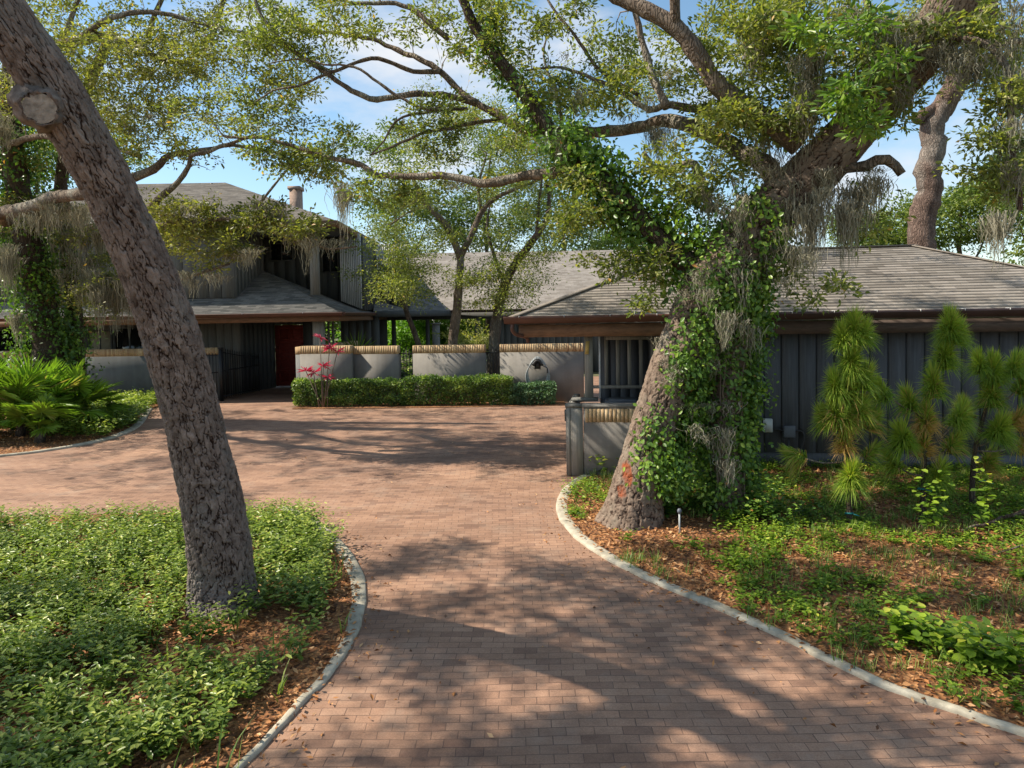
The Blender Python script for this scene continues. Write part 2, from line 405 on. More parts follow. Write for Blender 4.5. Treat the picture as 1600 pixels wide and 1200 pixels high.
def tube_geo(pts, rad, sides):
    pts = np.asarray(pts, float); n = len(pts); rad = np.broadcast_to(rad, (n,))
    t, u, v = frames(pts); a = np.arange(sides) / sides * 2 * np.pi
    V = pts[:, None] + rad[:, None, None] * (np.cos(a)[None, :, None] * u[:, None] + np.sin(a)[None, :, None] * v[:, None])
    i = np.arange(n - 1)[:, None] * sides; j = np.arange(sides)[None]; j2 = (j + 1) % sides
    Q = np.stack([i + j, i + j2, i + sides + j2, i + sides + j], -1).reshape(-1, 4)
    return V.reshape(-1, 3), Q
def catmull(pts, n):
    pts = np.asarray(pts, float)
    p = np.vstack([2 * pts[0] - pts[1], pts, 2 * pts[-1] - pts[-2]]); out = []
    for i in range(len(pts) - 1):
        a, b_, c, d = p[i:i + 4]; t = np.linspace(0, 1, n, endpoint=False)[:, None]
        out.append(.5 * (2 * b_ + (c - a) * t + (2 * a - 5 * b_ + 4 * c - d) * t * t + (3 * b_ - a - 3 * c + d) * t ** 3))
    return np.vstack(out + [pts[-1:]])
def resample(pts, rad, step):
    """smooth path + radii, even spacing"""
    q = catmull(np.column_stack([pts, rad]), 12)
    s = np.concatenate([[0], np.cumsum(np.linalg.norm(np.diff(q[:, :3], axis=0), axis=1))])
    n = max(3, int(s[-1] / step) + 1); x = np.linspace(0, s[-1], n)
    q = np.column_stack([np.interp(x, s, q[:, k]) for k in range(4)])
    return q[:, :3], np.maximum(q[:, 3], .002)
def unit(v): return v / (np.linalg.norm(v, axis=-1, keepdims=True) + 1e-9)
def rdir(n, up=0.0):
    v = rng.normal(size=(n, 3)); v = unit(v); v[:, 2] += up; return unit(v)
def leaf_geo(pos, d, nrm, Ls, Ws, shape=6, droop=.15, fold=.12):
    """vectorised leaves -> V (n*k,3), faces"""
    n = len(pos); Ls = np.broadcast_to(Ls, (n,))[:, None]; Ws = np.broadcast_to(Ws, (n,))[:, None]
    d = unit(d); side = unit(np.cross(d, nrm)); up = unit(np.cross(side, d))
    if shape == 4:
        V = np.stack([pos, pos + d * Ls * .5 + side * Ws * .5 + up * Ws * fold, pos + d * Ls - up * Ls * droop, pos + d * Ls * .5 - side * Ws * .5 + up * Ws * fold], 1)
        b = np.arange(n)[:, None] * 4
        return V.reshape(-1, 3), np.concatenate([b + [0, 1, 2], b + [0, 2, 3]]), 4
    V = np.stack([pos, pos + d * Ls * .28 + side * Ws * .42 + up * Ws * fold, pos + d * Ls * .68 + side * Ws * .46 + up * (Ws * fold - Ls * droop * .4),
                  pos + d * Ls - up * Ls * droop, pos + d * Ls * .68 - side * Ws * .46 + up * (Ws * fold - Ls * droop * .4), pos + d * Ls * .28 - side * Ws * .42 + up * Ws * fold], 1)
    b = np.arange(n)[:, None] * 6
    return V.reshape(-1, 3), np.concatenate([b + [0, 1, 2, 3], b + [0, 3, 4, 5]]), 6
def leaves(name, pos, d, nrm, Ls, Ws, rnd, mat, parent=None, shape=4, droop=.15, fold=.12):
    V, Fc, k = leaf_geo(np.asarray(pos), np.asarray(d), np.asarray(nrm), Ls, Ws, shape, droop, fold)
    return np_mesh(name, V, [Fc], mat, parent, {'rnd': np.repeat(np.clip(rnd, 0, 1), k)})
def stuff(o, label, cat): return tag(o, label, cat, kind='stuff')
def struct(o, label=None): o['kind'] = 'structure'; 
# ------------------------------------------------------------------ ground, drive, beds
mb = MB(); mb.poly([(-300, -60, 0), (300, -60, 0), (300, 400, 0), (-300, 400, 0)])
struct(mb.build('ground', M['soil']))
mb = MB(); mb.poly([(-26, -4, .004), (14, -4, .004), (14, 31.5, .004), (-26, 31.5, .004)])
struct(mb.build('driveway', M['paving']))

def kerb(name, pix, w=.15, h=.05, ext=()):
    pts = np.array([G(*p) for p in pix]); pts = np.vstack([pts] + [np.array([e]) for e in ext]) if len(ext) else pts
    q = catmull(pts, 10); q[:, 2] = 0
    t = unit(np.gradient(q, axis=0)); s = np.column_stack([-t[:, 1], t[:, 0], t[:, 2] * 0])
    prof = [(-.5, .002), (-.5, .6), (-.42, .92), (-.2, 1.0), (.2, 1.0), (.42, .9), (.5, .6), (.5, .002)]
    n = len(q)
    w = np.interp(np.linspace(0, 1, n), np.linspace(0, 1, len(w)), w) if not np.isscalar(w) else np.full(n, w)
    wob = np.interp(np.arange(n), np.arange(0, n, 3), rng.normal(0, .006, len(np.arange(0, n, 3))))
    V = np.stack([q + s * ((a * w) + wob)[:, None] + np.array([0, 0, b * h]) for a, b in prof], 1).reshape(-1, 3)
    k = len(prof); i = np.arange(n - 1)[:, None] * k; j = np.arange(k - 1)[None]
    Q = np.stack([i + j, i + j + 1, i + k + j + 1, i + k + j], -1).reshape(-1, 4)
    o = np_mesh(name, V, [Q], M['kerb'], smooth=True); struct(o)
    return q
kl = kerb('kerb', [(440, 795), (478, 812), (510, 838), (538, 868), (556, 903), (560, 940), (553, 980), (538, 1015), (512, 1055), (470, 1100), (425, 1150), (372, 1205), (300, 1290)], [.17, .18, .17, .13, .08, .05, .04], h=.035)
kr = kerb('kerb', [(935, 738), (905, 752), (884, 772), (878, 798), (893, 826), (925, 855), (975, 885), (1040, 916), (1110, 945), (1200, 985), (1290, 1030), (1380, 1072), (1470, 1105), (1600, 1148), (1800, 1215)], [.17, .18, .15, .12, .1, .08, .08], h=.04)
kb = kerb('kerb', [(232, 640), (222, 655), (211, 668), (185, 681), (150, 691), (110, 699), (60, 707), (0, 714), (-150, 730)], [.22, .2, .14, .1])
def bed(name, poly, z, mat):
    mb = MB(); c = np.mean(poly, axis=0)
    n = len(poly); V = [np.array([*p[:2], z]) for p in poly]
    me = bpy.data.meshes.new(name); me.from_pydata([list(map(float, v)) for v in V], [], [list(range(n))]); me.update()
    o = link(name, me, mat); struct(o); return np.array(poly)[:, :2]
back = [G(380, 800), G(250, 803), G(100, 808), G(-60, 812), np.array([-9, 7.6, 0]), np.array([-9, 2.0, 0])]
bedL = bed('garden_bed', [*kl[::3], np.array([-3.2, 1.6, 0]), np.array([-9, 1.6, 0]), *back[::-1]], .03, M['mulch'])
bedR = bed('garden_bed', [*kr[::3], np.array([8.5, 2.8, 0]), np.array([14, 2.8, 0]), np.array([14, 12.6, 0]), np.array([1.6, 13.2, 0])], .034, M['mulch'])
bedB = bed('garden_bed', [*kb[::3], np.array([-19, 13, 0]), np.array([-22, 13, 0]), np.array([-22, 24.4, 0]), np.array([-11.6, 24.4, 0])], .03, M['mulch'])
hb = [G(455, 640), G(660, 638), G(885, 634)]
bedH = bed('garden_bed', [hb[0], hb[1], hb[2], hb[2] + [0, 1.2, 0], hb[0] + [0, 1.0, 0]], .02, M['mulch'])
mb = MB(); mb.poly([(-5.6, 23.2, .012), (2.5, 23.2, .012), (2.5, 45, .012), (-5.6, 45, .012)])
cy = mb.build('courtyard_ground', M['soil']); struct(cy)
if 0: mb = MB(); mb.poly([G(352, 632) + [0, 0, .008], G(470, 630) + [0, 0, .008], np.array([-7.0, 31, .02 - .004]), np.array([-12.5, 31, .02 - .004])])


def inside(poly, p):
    x, y = p[:, 0], p[:, 1]; r = np.zeros(len(p), bool); n = len(poly); j = n - 1
    for i in range(n):
        xi, yi = poly[i]; xj, yj = poly[j]
        c = ((yi > y) != (yj > y)) & (x < (xj - xi) * (y - yi) / (yj - yi + 1e-12) + xi); r ^= c; j = i
    return r
def scatter(poly, n, y0=-99, y1=99, x0=-99, x1=99):
    lo = poly.min(0); hi = poly.max(0); lo = np.maximum(lo, [x0, y0]); hi = np.minimum(hi, [x1, y1])
    out = []; k = 0
    while k < n:
        p = lo + rng.random((n, 2)) * (hi - lo); p = p[inside(poly, p)]; out.append(p); k += len(p)
    return np.vstack(out)[:n]
def vnoise(p, s, seed=0):
    """cheap smooth 2-D value noise"""
    g = np.random.default_rng(seed).random((64, 64)); q = p * s + 17.3; i = np.floor(q).astype(int); f = q - i; f = f * f * (3 - 2 * f)
    a = g[i[:, 0] % 64, i[:, 1] % 64]; b = g[(i[:, 0] + 1) % 64, i[:, 1] % 64]; c = g[i[:, 0] % 64, (i[:, 1] + 1) % 64]; d = g[(i[:, 0] + 1) % 64, (i[:, 1] + 1) % 64]
    return (a * (1 - f[:, 0]) + b * f[:, 0]) * (1 - f[:, 1]) + (c * (1 - f[:, 0]) + d * f[:, 0]) * f[:, 1]

def litter(name, pts, z, label, smin=.035, smax=.085):
    n = len(pts); d = rdir(n); d[:, 2] *= .25; nr = rdir(n, 1.6)
    pos = np.column_stack([pts, z + rng.random(n) * .02])
    L_ = rng.uniform(smin, smax, n)
    o = leaves(name, pos, d, nr, L_, L_ * rng.uniform(.3, .5, n), rng.random(n) ** .9, M['litter'], shape=4, droop=rng.uniform(-.3, .25, (n, 1)), fold=rng.uniform(-.2, .6, (n, 1)))
    stuff(o, label, 'fallen leaves')
litter('leaf_litter', scatter(bedL, 16000, 2.2, 9, -7.5, 0), .033, 'dry brown leaves lying among the plants under the leaning oak')
pr = scatter(bedR, 30000, 3.4, 13, -1, 10)
litter('leaf_litter', pr, .037, 'orange brown fallen leaves across the bed before the garage')
litter('leaf_litter', scatter(bedB, 6000, 15, 24, -14, -7), .033, 'dry leaves below the palmettos in the far left bed')
# few leaves on the drive
pd = np.column_stack([rng.uniform(-6, 6, 420), rng.uniform(3.6, 21, 420)])
pd = pd[~inside(bedL, pd) & ~inside(bedR, pd) & ~inside(bedB, pd)]
e1 = kr[rng.integers(0, len(kr), 260)][:, :2] + np.column_stack([-np.abs(rng.exponential(.22, 260)), -np.abs(rng.exponential(.1, 260))])
e2 = kl[rng.integers(0, len(kl), 260)][:, :2] + np.column_stack([np.abs(rng.exponential(.2, 260)), rng.normal(0, .1, 260)])
e1 = e1[~inside(bedR, e1)]; e2 = e2[~inside(bedL, e2)]
litter('stray_leaves', np.vstack([pd, e1, e2]), .009, 'scattered dry leaves lying on the brick driveway', .025, .065)

# ground cover plants -------------------------------------------------
def plants(name, pts, z, hgt, mat, label, cat, stems=(4, 7), per=8, Lr=(.05, .09), wr=.36, spread=.16, parent=None, kind=True):
    """bushy leafy plants: each stem arcs outward and carries leaves in whorls toward its tip"""
    pos = []; dr = []; nr = []; Ls = []; rn = []
    n = len(pts); h = np.broadcast_to(hgt, (n,)); SV = MB()
    for i in range(n):
        k = rng.integers(*stems); a = rng.random(k) * 6.283; H = h[i] * rng.uniform(.6, 1.15, k); sp = spread * rng.uniform(.4, 1.2, k)
        base = np.array([*pts[i], z]); pr_ = rng.random()
        for j in range(k):
            t = np.linspace(.25, 1, per)
            x = base + np.column_stack([np.cos(a[j]) * sp[j] * t ** 1.3, np.sin(a[j]) * sp[j] * t ** 1.3, H[j] * t])
            th = np.arange(per) * 2.4 + rng.random() * 6; out = np.column_stack([np.cos(th), np.sin(th), rng.uniform(-.1, .7, per)])
            pos.append(x); dr.append(out); nr.append(unit(np.column_stack([-out[:, 0] * .3, -out[:, 1] * .3, np.ones(per)]) + rng.normal(0, .25, (per, 3))))
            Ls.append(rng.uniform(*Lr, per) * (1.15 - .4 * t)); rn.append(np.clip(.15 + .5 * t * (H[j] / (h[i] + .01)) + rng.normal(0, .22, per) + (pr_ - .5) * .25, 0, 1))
    pos = np.vstack(pos); Ls = np.concatenate(Ls)
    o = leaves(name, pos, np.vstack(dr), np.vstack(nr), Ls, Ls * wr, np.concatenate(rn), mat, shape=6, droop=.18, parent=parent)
    if kind: stuff(o, label, cat)
    return o
p = scatter(bedL, 3300, 2.3, 9.6, -8.5, 0)
dk = np.min(np.linalg.norm(p[:, None] - kl[None, ::4, :2], axis=2), axis=1)
nz = vnoise(p, 1.5, 3) * .6 + vnoise(p, 4, 4) * .4
keep = (nz + (p[:, 1] - 5) * .07 > .49 - .15 * (p[:, 1] > 6.0)) & (dk > .13 + .3 * vnoise(p, 2, 8) * (p[:, 1] < 8)) & (np.linalg.norm(p - G(345, 935)[:2], axis=1) > .36) & ~((np.abs(p[:, 0] - G(345, 955)[0]) < .28) & (p[:, 1] > 6.1) & (p[:, 1] < 6.9))
p = p[keep]
plants('ground_cover', p, .03, .17 + .10 * vnoise(p, 1.2, 5) + .02 * np.clip(p[:, 1] - 4, 0, 5), M['cover'], 'low leafy green ground cover filling the island bed around the leaning oak', 'ground cover', Lr=(.045, .09), wr=.4)
p = scatter(bedR, 3600, 3.4, 12.6, -1, 10)
dk = np.min(np.linalg.norm(p[:, None] - kr[None, ::4, :2], axis=2), axis=1)
nz = vnoise(p, 1.1, 13) * .55 + vnoise(p, 3.4, 14) * .45
p = p[(nz > .40) & (dk > .15)]
plants('ground_cover', p, .034, .06 + .13 * vnoise(p, 1.0, 15), M['cover_bright'], 'patchy bright green weeds and vines across the bed before the garage', 'ground cover', stems=(3, 6), per=6, Lr=(.035, .075), wr=.48, spread=.2)
p = scatter(bedB, 700, 15, 24.2, -14, -7)
plants('ground_cover', p[(vnoise(p, .9, 23) > .3) & (p[:, 1] > 16.6)], .03, .45, M['cover'], 'green leafy shrubs low along the foot of the left courtyard wall', 'ground cover', Lr=(.09, .15), wr=.42, spread=.35)

def blades(name, pts, z, Lr, mat, label=None, per=14, parent=None, spread=.5, w=.006, rr=(0, 1)):
    n = len(pts) * per; base = np.repeat(np.column_stack([pts, np.full(len(pts), z)]), per, 0) + np.column_stack([rng.normal(0, .03, (n, 2)), np.zeros(n)])
    a = rng.random(n) * 6.283; sp = rng.uniform(.1, spread * 1.6, n); d = np.column_stack([np.cos(a) * sp, np.sin(a) * sp, np.ones(n)]); d = unit(d)
    L_ = rng.uniform(*Lr, n)[:, None]; side = unit(np.cross(d, [0, 0, 1.0])) * w * .5
    m1 = base + d * L_ * .5; tip = base + d * L_ * .9 + np.column_stack([np.cos(a), np.sin(a), -np.ones(n) * .5]) * L_ * .25 * sp[:, None]
    V = np.stack([base - side, base + side, m1 + side * .9, m1 - side * .9, tip], 1).reshape(-1, 3); b = np.arange(n)[:, None] * 5
    o = np_mesh(name, V, [b + [0, 1, 2, 3], b + [3, 2, 4]], mat, parent, {'rnd': np.repeat(rng.uniform(*rr, n), 5)})
    if label: stuff(o, label, 'grass')
    return o
p = scatter(bedR, 2600, 3.4, 12.4, -1, 10); blades('grass', p[vnoise(p, 1.3, 33) > .42], .034, (.05, .2), M['grass'], 'thin grass tufts growing through the fallen leaves at right', per=14, w=.006)
p = scatter(bedL, 160, 2.4, 8, -7, -1); blades('grass', p, .03, (.15, .4), M['grass'], 'a few long grass blades rising from the island bed', per=5, w=.012)
# ------------------------------------------------------------------ buildings
def convex_slice(poly2, v):
    xs = []
    n = len(poly2)
    for i in range(n):
        a, b = poly2[i], poly2[(i + 1) % n]
        if (a[1] - v) * (b[1] - v) <= 0 and abs(a[1] - b[1]) > 1e-9:
            t = (v - a[1]) / (b[1] - a[1]); xs.append(a[0] + t * (b[0] - a[0]))
    return (min(xs), max(xs)) if xs else None
def roof_plane(name, poly, mat, parent, step=.14, th=.008, thick=.1):
    poly = [np.asarray(p, float) for p in poly]
    n = np.cross(poly[1] - poly[0], poly[2] - poly[0]); n /= np.linalg.norm(n)
    if n[2] < 0: n = -n
    u = np.cross([0, 0, 1.0], n); u /= np.linalg.norm(u); v = np.cross(n, u)
    o = poly[0]; p2 = [(np.dot(p - o, u), np.dot(p - o, v)) for p in poly]
    v0 = min(p[1] for p in p2); v1 = max(p[1] for p in p2); off = rng.random() * 5
    mb = MB(); k = int(math.ceil((v1 - v0) / step))
    W = lambda a, b, h: o + u * a + v * b + n * h
    for i in range(k):
        a, b = v0 + i * step, min(v0 + (i + 1) * step, v1)
        s0 = convex_slice(p2, min(max(a, v0 + 1e-4), v1 - 1e-4)); s1 = convex_slice(p2, max(v0 + 1e-4, b - 1e-4))
        if not s0 or not s1: continue
        h0 = th * (1 + .3 * rng.random())
        V = [W(s0[0], a, h0), W(s0[1], a, h0), W(s1[1], b, 0), W(s1[0], b, 0), W(s0[0], a, 0), W(s0[1], a, 0)]
        uv = [(s0[0] + off, a - v0 + .005), (s0[1] + off, a - v0 + .005), (s1[1] + off, b - v0 - .005), (s1[0] + off, b - v0 - .005), (s0[0] + off, a - v0 + .003), (s0[1] + off, a - v0 + .003)]
        mb.add(V, [(0, 1, 2, 3), (4, 5, 1, 0)], uv=uv)
    # deck below
    low = [p - n * thick for p in poly]; m_ = len(poly)
    mb.add(low + [p - n * .004 for p in poly], [(i, (i + 1) % m_, m_ + (i + 1) % m_, m_ + i) for i in range(m_)], [(0, i, i + 1) for i in range(1, m_ - 1)])
    return mb.build(name, mat, parent, uv=True)
def siding(name, p0, p1, z0, z1, mat, parent, bw=.3, gap=.014, th=.022, back=True, z1f=None, z0f=None):
    """vertical boards along p0->p1 (2-D), facing right of the direction... toward camera side"""
    p0 = np.array(p0, float); p1 = np.array(p1, float); d = p1 - p0; l = np.hypot(*d); d /= l; nrm = np.array([d[1], -d[0]])
    mb = MB(); k = max(1, round(l / bw)); w = l / k
    for i in range(k):
        a = p0 + d * (i * w + gap / 2); b = p0 + d * ((i + 1) * w - gap / 2); mid = (a + b) / 2
        s = (i + .5) * w / l
        zb = z0f(s) if z0f else z0; zt = z1f(s) if z1f else z1
        c = mid + nrm * th / 2
        zz = rng.uniform(-.002, .002)
        mb.obox((c[0] + nrm[0] * zz, c[1] + nrm[1] * zz, (zb + zt) / 2), (*(d * (w - gap) / 2), 0), (*(nrm * th / 2), 0), (0, 0, (zt - zb) / 2))
    if back:
        zb = min(z0, z0f(0), z0f(1)) if z0f else z0; zt = min(z1f(0), z1f(1)) if z1f else z1
        c = (p0 + p1) / 2 - nrm * .05
        mb.obox((*c, (zb + zt) / 2), (*(d * l / 2), 0), (*(nrm * .045), 0), (0, 0, (zt - zb) / 2), r=0)
    return mb.build(name, mat, parent)

# ---- garage
ga = R(9); A = np.array([P(797, 500, 12.75)[0], 12.75]); U_ = np.array([math.cos(ga), -math.sin(ga)]); V_ = np.array([math.sin(ga), math.cos(ga)])
def gp(u, v, z): q = A + U_ * u + V_ * v; return np.array([q[0], q[1], z])
ZE, PT, GW, GD = 2.74, .41, 11.2, 6.56
garage = empty('garage', gp(5, 3, 0), 'long grey garage with hipped shingle roof, brown gutter and vertical board siding', 'garage')
r1, r2 = gp(GD / 2, GD / 2, ZE + PT * GD / 2), gp(GW - GD / 2, GD / 2, ZE + PT * GD / 2)
c1, c2, c3, c4 = gp(0, 0, ZE), gp(GW, 0, ZE), gp(GW, GD, ZE), gp(0, GD, ZE)
roof_plane('roof', [c1, c2, r2, r1], M['shingle'], garage)
roof_plane('roof', [c4, c1, r1], M['shingle'], garage)
roof_plane('roof', [c3, c4, r1, r2], M['shingle'], garage)
roof_plane('roof', [c2, c3, r2], M['shingle'], garage)
mb = MB()
for a, b in ((c1, r1), (c2, r2), (r1, r2), (c4, r1), (c3, r2)):
    mb.beam(a + [0, 0, .012], b + [0, 0, .012], .2, .02)
mb.build('ridge_cap', M['shingle'], garage)
def gutter(a, b, parent, mat, out, clips=0, h=.13, w=.13):
    a, b = np.asarray(a, float), np.asarray(b, float); out = np.asarray(out, float)
    mb = MB(); prof = [(0, 0), (0, -h), (w * .62, -h), (w * .8, -h * .55), (w, -h * .3), (w, 0), (w - .012, 0), (w - .02, -h * .3), (w * .62, -h + .015), (.01, -h + .015)]
    Va = [a + out * x + [0, 0, z] for x, z in prof]; Vb = [b + out * x + [0, 0, z] for x, z in prof]; k = len(prof)
    mb.add(Va + Vb, [(i, (i + 1) % k, k + (i + 1) % k, k + i) for i in range(k)])
    mb.add(Va[:5] + [Va[5]], T=[(0, 1, 2), (0, 2, 3), (0, 3, 4), (0, 4, 5)]); mb.add(Vb[:5] + [Vb[5]], T=[(0, 1, 2), (0, 2, 3), (0, 3, 4), (0, 4, 5)])
    g = mb.build('gutter', mat, parent)
    for i in range(clips):
        c = a + (b - a) * (i + .35) / clips; m2 = MB()
        m2.beam(c + [0, 0, .004], c + out * (w - .005) + [0, 0, .004], .022, .01); m2.beam(c + out * (w + .004) + [0, 0, .006], c + out * (w + .004) + [0, 0, -.03], .02, .006, up=(1, 0, 0))
        cc = m2.build('gutter_clip', M['clip_metal'], g)
    return g
o_ = np.array([*(-V_), 0]); oL = np.array([*(-U_), 0])
gutter(gp(-.1, 0, ZE + .03), gp(3.9, 0, ZE + .03), garage, M['gutter'], o_, 5)
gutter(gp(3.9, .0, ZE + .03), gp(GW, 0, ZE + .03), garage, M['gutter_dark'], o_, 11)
gutter(gp(0, 0, ZE + .02), gp(0, GD, ZE + .02), garage, M['gutter'], oL, 0)
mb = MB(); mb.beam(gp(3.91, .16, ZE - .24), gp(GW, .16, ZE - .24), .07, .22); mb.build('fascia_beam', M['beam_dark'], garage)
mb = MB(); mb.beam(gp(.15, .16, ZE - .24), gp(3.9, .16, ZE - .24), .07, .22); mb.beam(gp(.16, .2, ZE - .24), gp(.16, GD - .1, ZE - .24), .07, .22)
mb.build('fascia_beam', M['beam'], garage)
mb = MB(); mb.beam(gp(.1, GD / 2 , ZE - .11), gp(GW, GD / 2, ZE - .11), GD - .2, .02); mb.build('soffit', M['siding_dark'], garage)
mb = MB()
q0 = gp(.05, -.03, ZE - .1)
pp = catmull([q0, q0 + [-.01, 0, -.1], q0 + [.06, .05, -.19], q0 + [.24, .2, -.25], q0 + [.28, .24, -.34]], 6)
mb.tube(pp, .035, 8); mb.build('downspout', M['gutter'], garage, smooth=True)
XW = 1.35
siding('wall', gp(3.0, .55, 0)[:2], gp(GW, .55, 0)[:2], .28, ZE - .13, M['siding'], garage, bw=.29, gap=.03)
siding('wall', gp(XW + .2, 1.75, 0)[:2], gp(3.05, 1.75, 0)[:2], .02, ZE - .13, M['siding'], garage, bw=.2)
siding('wall', gp(3.0, 1.75, 0)[:2], gp(3.0, .5, 0)[:2], .02, ZE - .13, M['siding'], garage, bw=.3)
mb = MB(); mb.beam(gp(3.02, .62, .14), gp(GW, .62, .14), .16, .28); mb.build('foundation', M['siding'], garage)
siding('wall', gp(XW + .2, GD - .5, 0)[:2], gp(XW + .2, 1.75, 0)[:2], .02, ZE - .13, M['siding'], garage, bw=.3)
# posts
mb = MB(); c = gp(XW + .02, .5, 0)
mb.obox((c[0], c[1], 1.25 + (ZE - .35 - 1.25) / 2), (*(U_ * .075), 0), (*(V_ * .075), 0), (0, 0, (ZE - .35 - 1.25) / 2)); mb.build('post', M['siding_pale'], garage)
mb = MB(); c = gp(XW + .22, .46, 0); mb.tube([(c[0], c[1], 1.25), (c[0], c[1], ZE - .36)], .017, 8); mb.build('pipe', M['clip_metal'], garage, smooth=True)
mb = MB(); c = gp(XW + .0, .40, 2.18); mb.obox(c, (*(U_ * .035), 0), (*(V_ * .006), 0), (0.012, 0, .12)); mb.build('tag_plate', M['yellow_tag'], garage)
# slatted shutter
mb = MB(); a0, a1, zz0, zz1 = XW + .32, XW + 1.2, 1.38, ZE - .37
mb.beam(gp(a0 - .32, 1.2, zz0), gp(a1 + .06, 1.2, zz0), .04, .06); mb.beam(gp(a0, 1.2, zz1 - .05), gp(a1, 1.2, zz1 - .05), .04, .07)
for i in range(5):
    u = a0 + (a1 - a0) * i / 4; c = gp(u, 1.23, 0); mb.obox((c[0], c[1], (zz0 + zz1) / 2), (*(U_ * .035), 0), (*(V_ * .018), 0), (0, 0, (zz1 - zz0) / 2))
mb.build('slat_screen', M['siding_pale'], garage)
# roof vent pipe is on the house (below). electrical boxes on garage wall
def wall_u(px, v=.55):
    d = ray(px, 600)[:2]; a = np.array([[U_[0], -d[0]], [U_[1], -d[1]]]); s = np.linalg.solve(a, -(A + V_ * v)); return s[0]
def zat(px, py, v=.55):
    u = wall_u(px, v); q = A + U_ * u + V_ * v; return u, P(px, py, q[1])[2]
def wbox(px0, px1, py0, py1, d, v0=.51):
    u0, zt = zat(px0, py0); u1, zb = zat(px1, py1); c = (gp(u0, v0, zt) + gp(u1, v0, zb)) / 2 + np.array([*(-V_), 0]) * d / 2
    return c, (*(U_ * (u1 - u0) / 2), 0), (*(V_ * d / 2), 0), (0, 0, (zt - zb) / 2)
cb = wbox(1191, 1205, 653, 674, .09); eb = empty('meter_box', cb[0], 'small pale plastic box mounted on the dark garage wall', 'electrical box')
mb = MB(); mb.obox(*cb); ob = mb.build('casing', M['white_plastic'], eb)
bv = ob.modifiers.new('b', 'BEVEL'); bv.width = .015; bv.segments = 3
mb = MB(); mb.obox(cb[0] + o_ * .05, np.array(cb[1]) * .86, np.array(cb[2]) * .1, np.array(cb[3]) * .88); mb.build('cover_plate', M['white_plastic'], eb)
cb = wbox(1222, 1240, 664, 682, .1); jb = empty('junction_box', cb[0], 'dark grey electrical box with conduit beside the pale box on the garage wall', 'electrical box')
mb = MB(); mb.obox(*cb); ob = mb.build('casing', M['grey_box'], jb); bv = ob.modifiers.new('b', 'BEVEL'); bv.width = .01; bv.segments = 2
def wp(px, py, off=.07):
    u, z = zat(px, py); return gp(u, .53 - off, z)
mb = MB(); mb.tube(catmull([wp(1204, 669), wp(1214, 670), wp(1224, 673)], 5), .014, 8)
mb.tube(catmull([wp(1238, 674), wp(1248, 672), wp(1254, 680), wp(1250, 700), wp(1244, 715)], 6), .016, 8); mb.tube([wp(1230, 681), wp(1230, 700), wp(1224, 720)], .012, 8); mb.build('conduit', M['black_rubber'], jb, smooth=True)

# ---- low bin enclosure
enc = empty('bin_enclosure', gp(XW + .6, 0, 0), 'low grey bin enclosure with tan brick top band at the garage corner', 'enclosure')
e0, e1_ = XW - .32, 3.35
fv = -.42
HT = 1.24
mb = MB(); mb.beam(gp(e0 + .28, fv + .09, (HT - .05) / 2), gp(e1_, fv + .09, (HT - .05) / 2), .18, HT - .05); mb.build('wall', M['stucco'], enc)
mb = MB(); n = int((e1_ - e0 - .33) / .068)
for i in range(n):
    u = e0 + .31 + .068 * (i + .5); c = gp(u, fv - .006, HT - .05 - .13); mb.obox(c, (*(U_ * .031), 0), (*(V_ * .02), 0), (0, 0, .115))
mb.build('brick_band', M['tan_brick'], enc)
mb = MB(); mb.beam(gp(e0 + .3, fv + .004, HT - .18), gp(e1_ - .01, fv + .004, HT - .18), .03, .22); mb.build('mortar_bed', M['mortar'], enc)
mb = MB(); mb.beam(gp(e0 + .26, fv + .1, HT - .02), gp(e1_, fv + .1, HT - .02), .26, .05); mb.beam(gp(e0 - .03, fv + .1, HT - .022), gp(e0 + .258, fv + .1, HT - .022), .24, .05); mb.build('top_cap', M['siding_house'], enc)
mb = MB(); mb.obox(gp(e0 + .165, fv + .02, .6) , (*(U_ * .105), 0), (*(V_ * .03), 0), (0, 0, .585)); mb.obox(gp(e0 + .028, fv + .012, .6), (*(U_ * .028), 0), (*(V_ * .03), 0), (0, 0, .585)); mb.build('corner_boards', M['siding_pale'], enc)
siding('side_boards', gp(e0, 1.7, 0)[:2], gp(e0, fv + .01, 0)[:2], .01, HT - .05, M['siding_pale'], enc, bw=.25, gap=.01)
mb = MB(); c = gp(e0 + .12, fv + .5, 0)
mb.beam(gp(e0 + .02, fv + .9, HT - .01), gp(e0 + .5, fv + .9, HT - .01), .2, .05)
mb.build('post_base', M['siding_house'], enc)
mb = MB(); c = gp(e0 + .1, fv + .02, .75); mb.tube([gp(e0 - .035, fv + .05, .95), gp(e0 - .035, fv + .05, 1.15)], .012, 6); mb.build('hinge', M['iron'], enc)
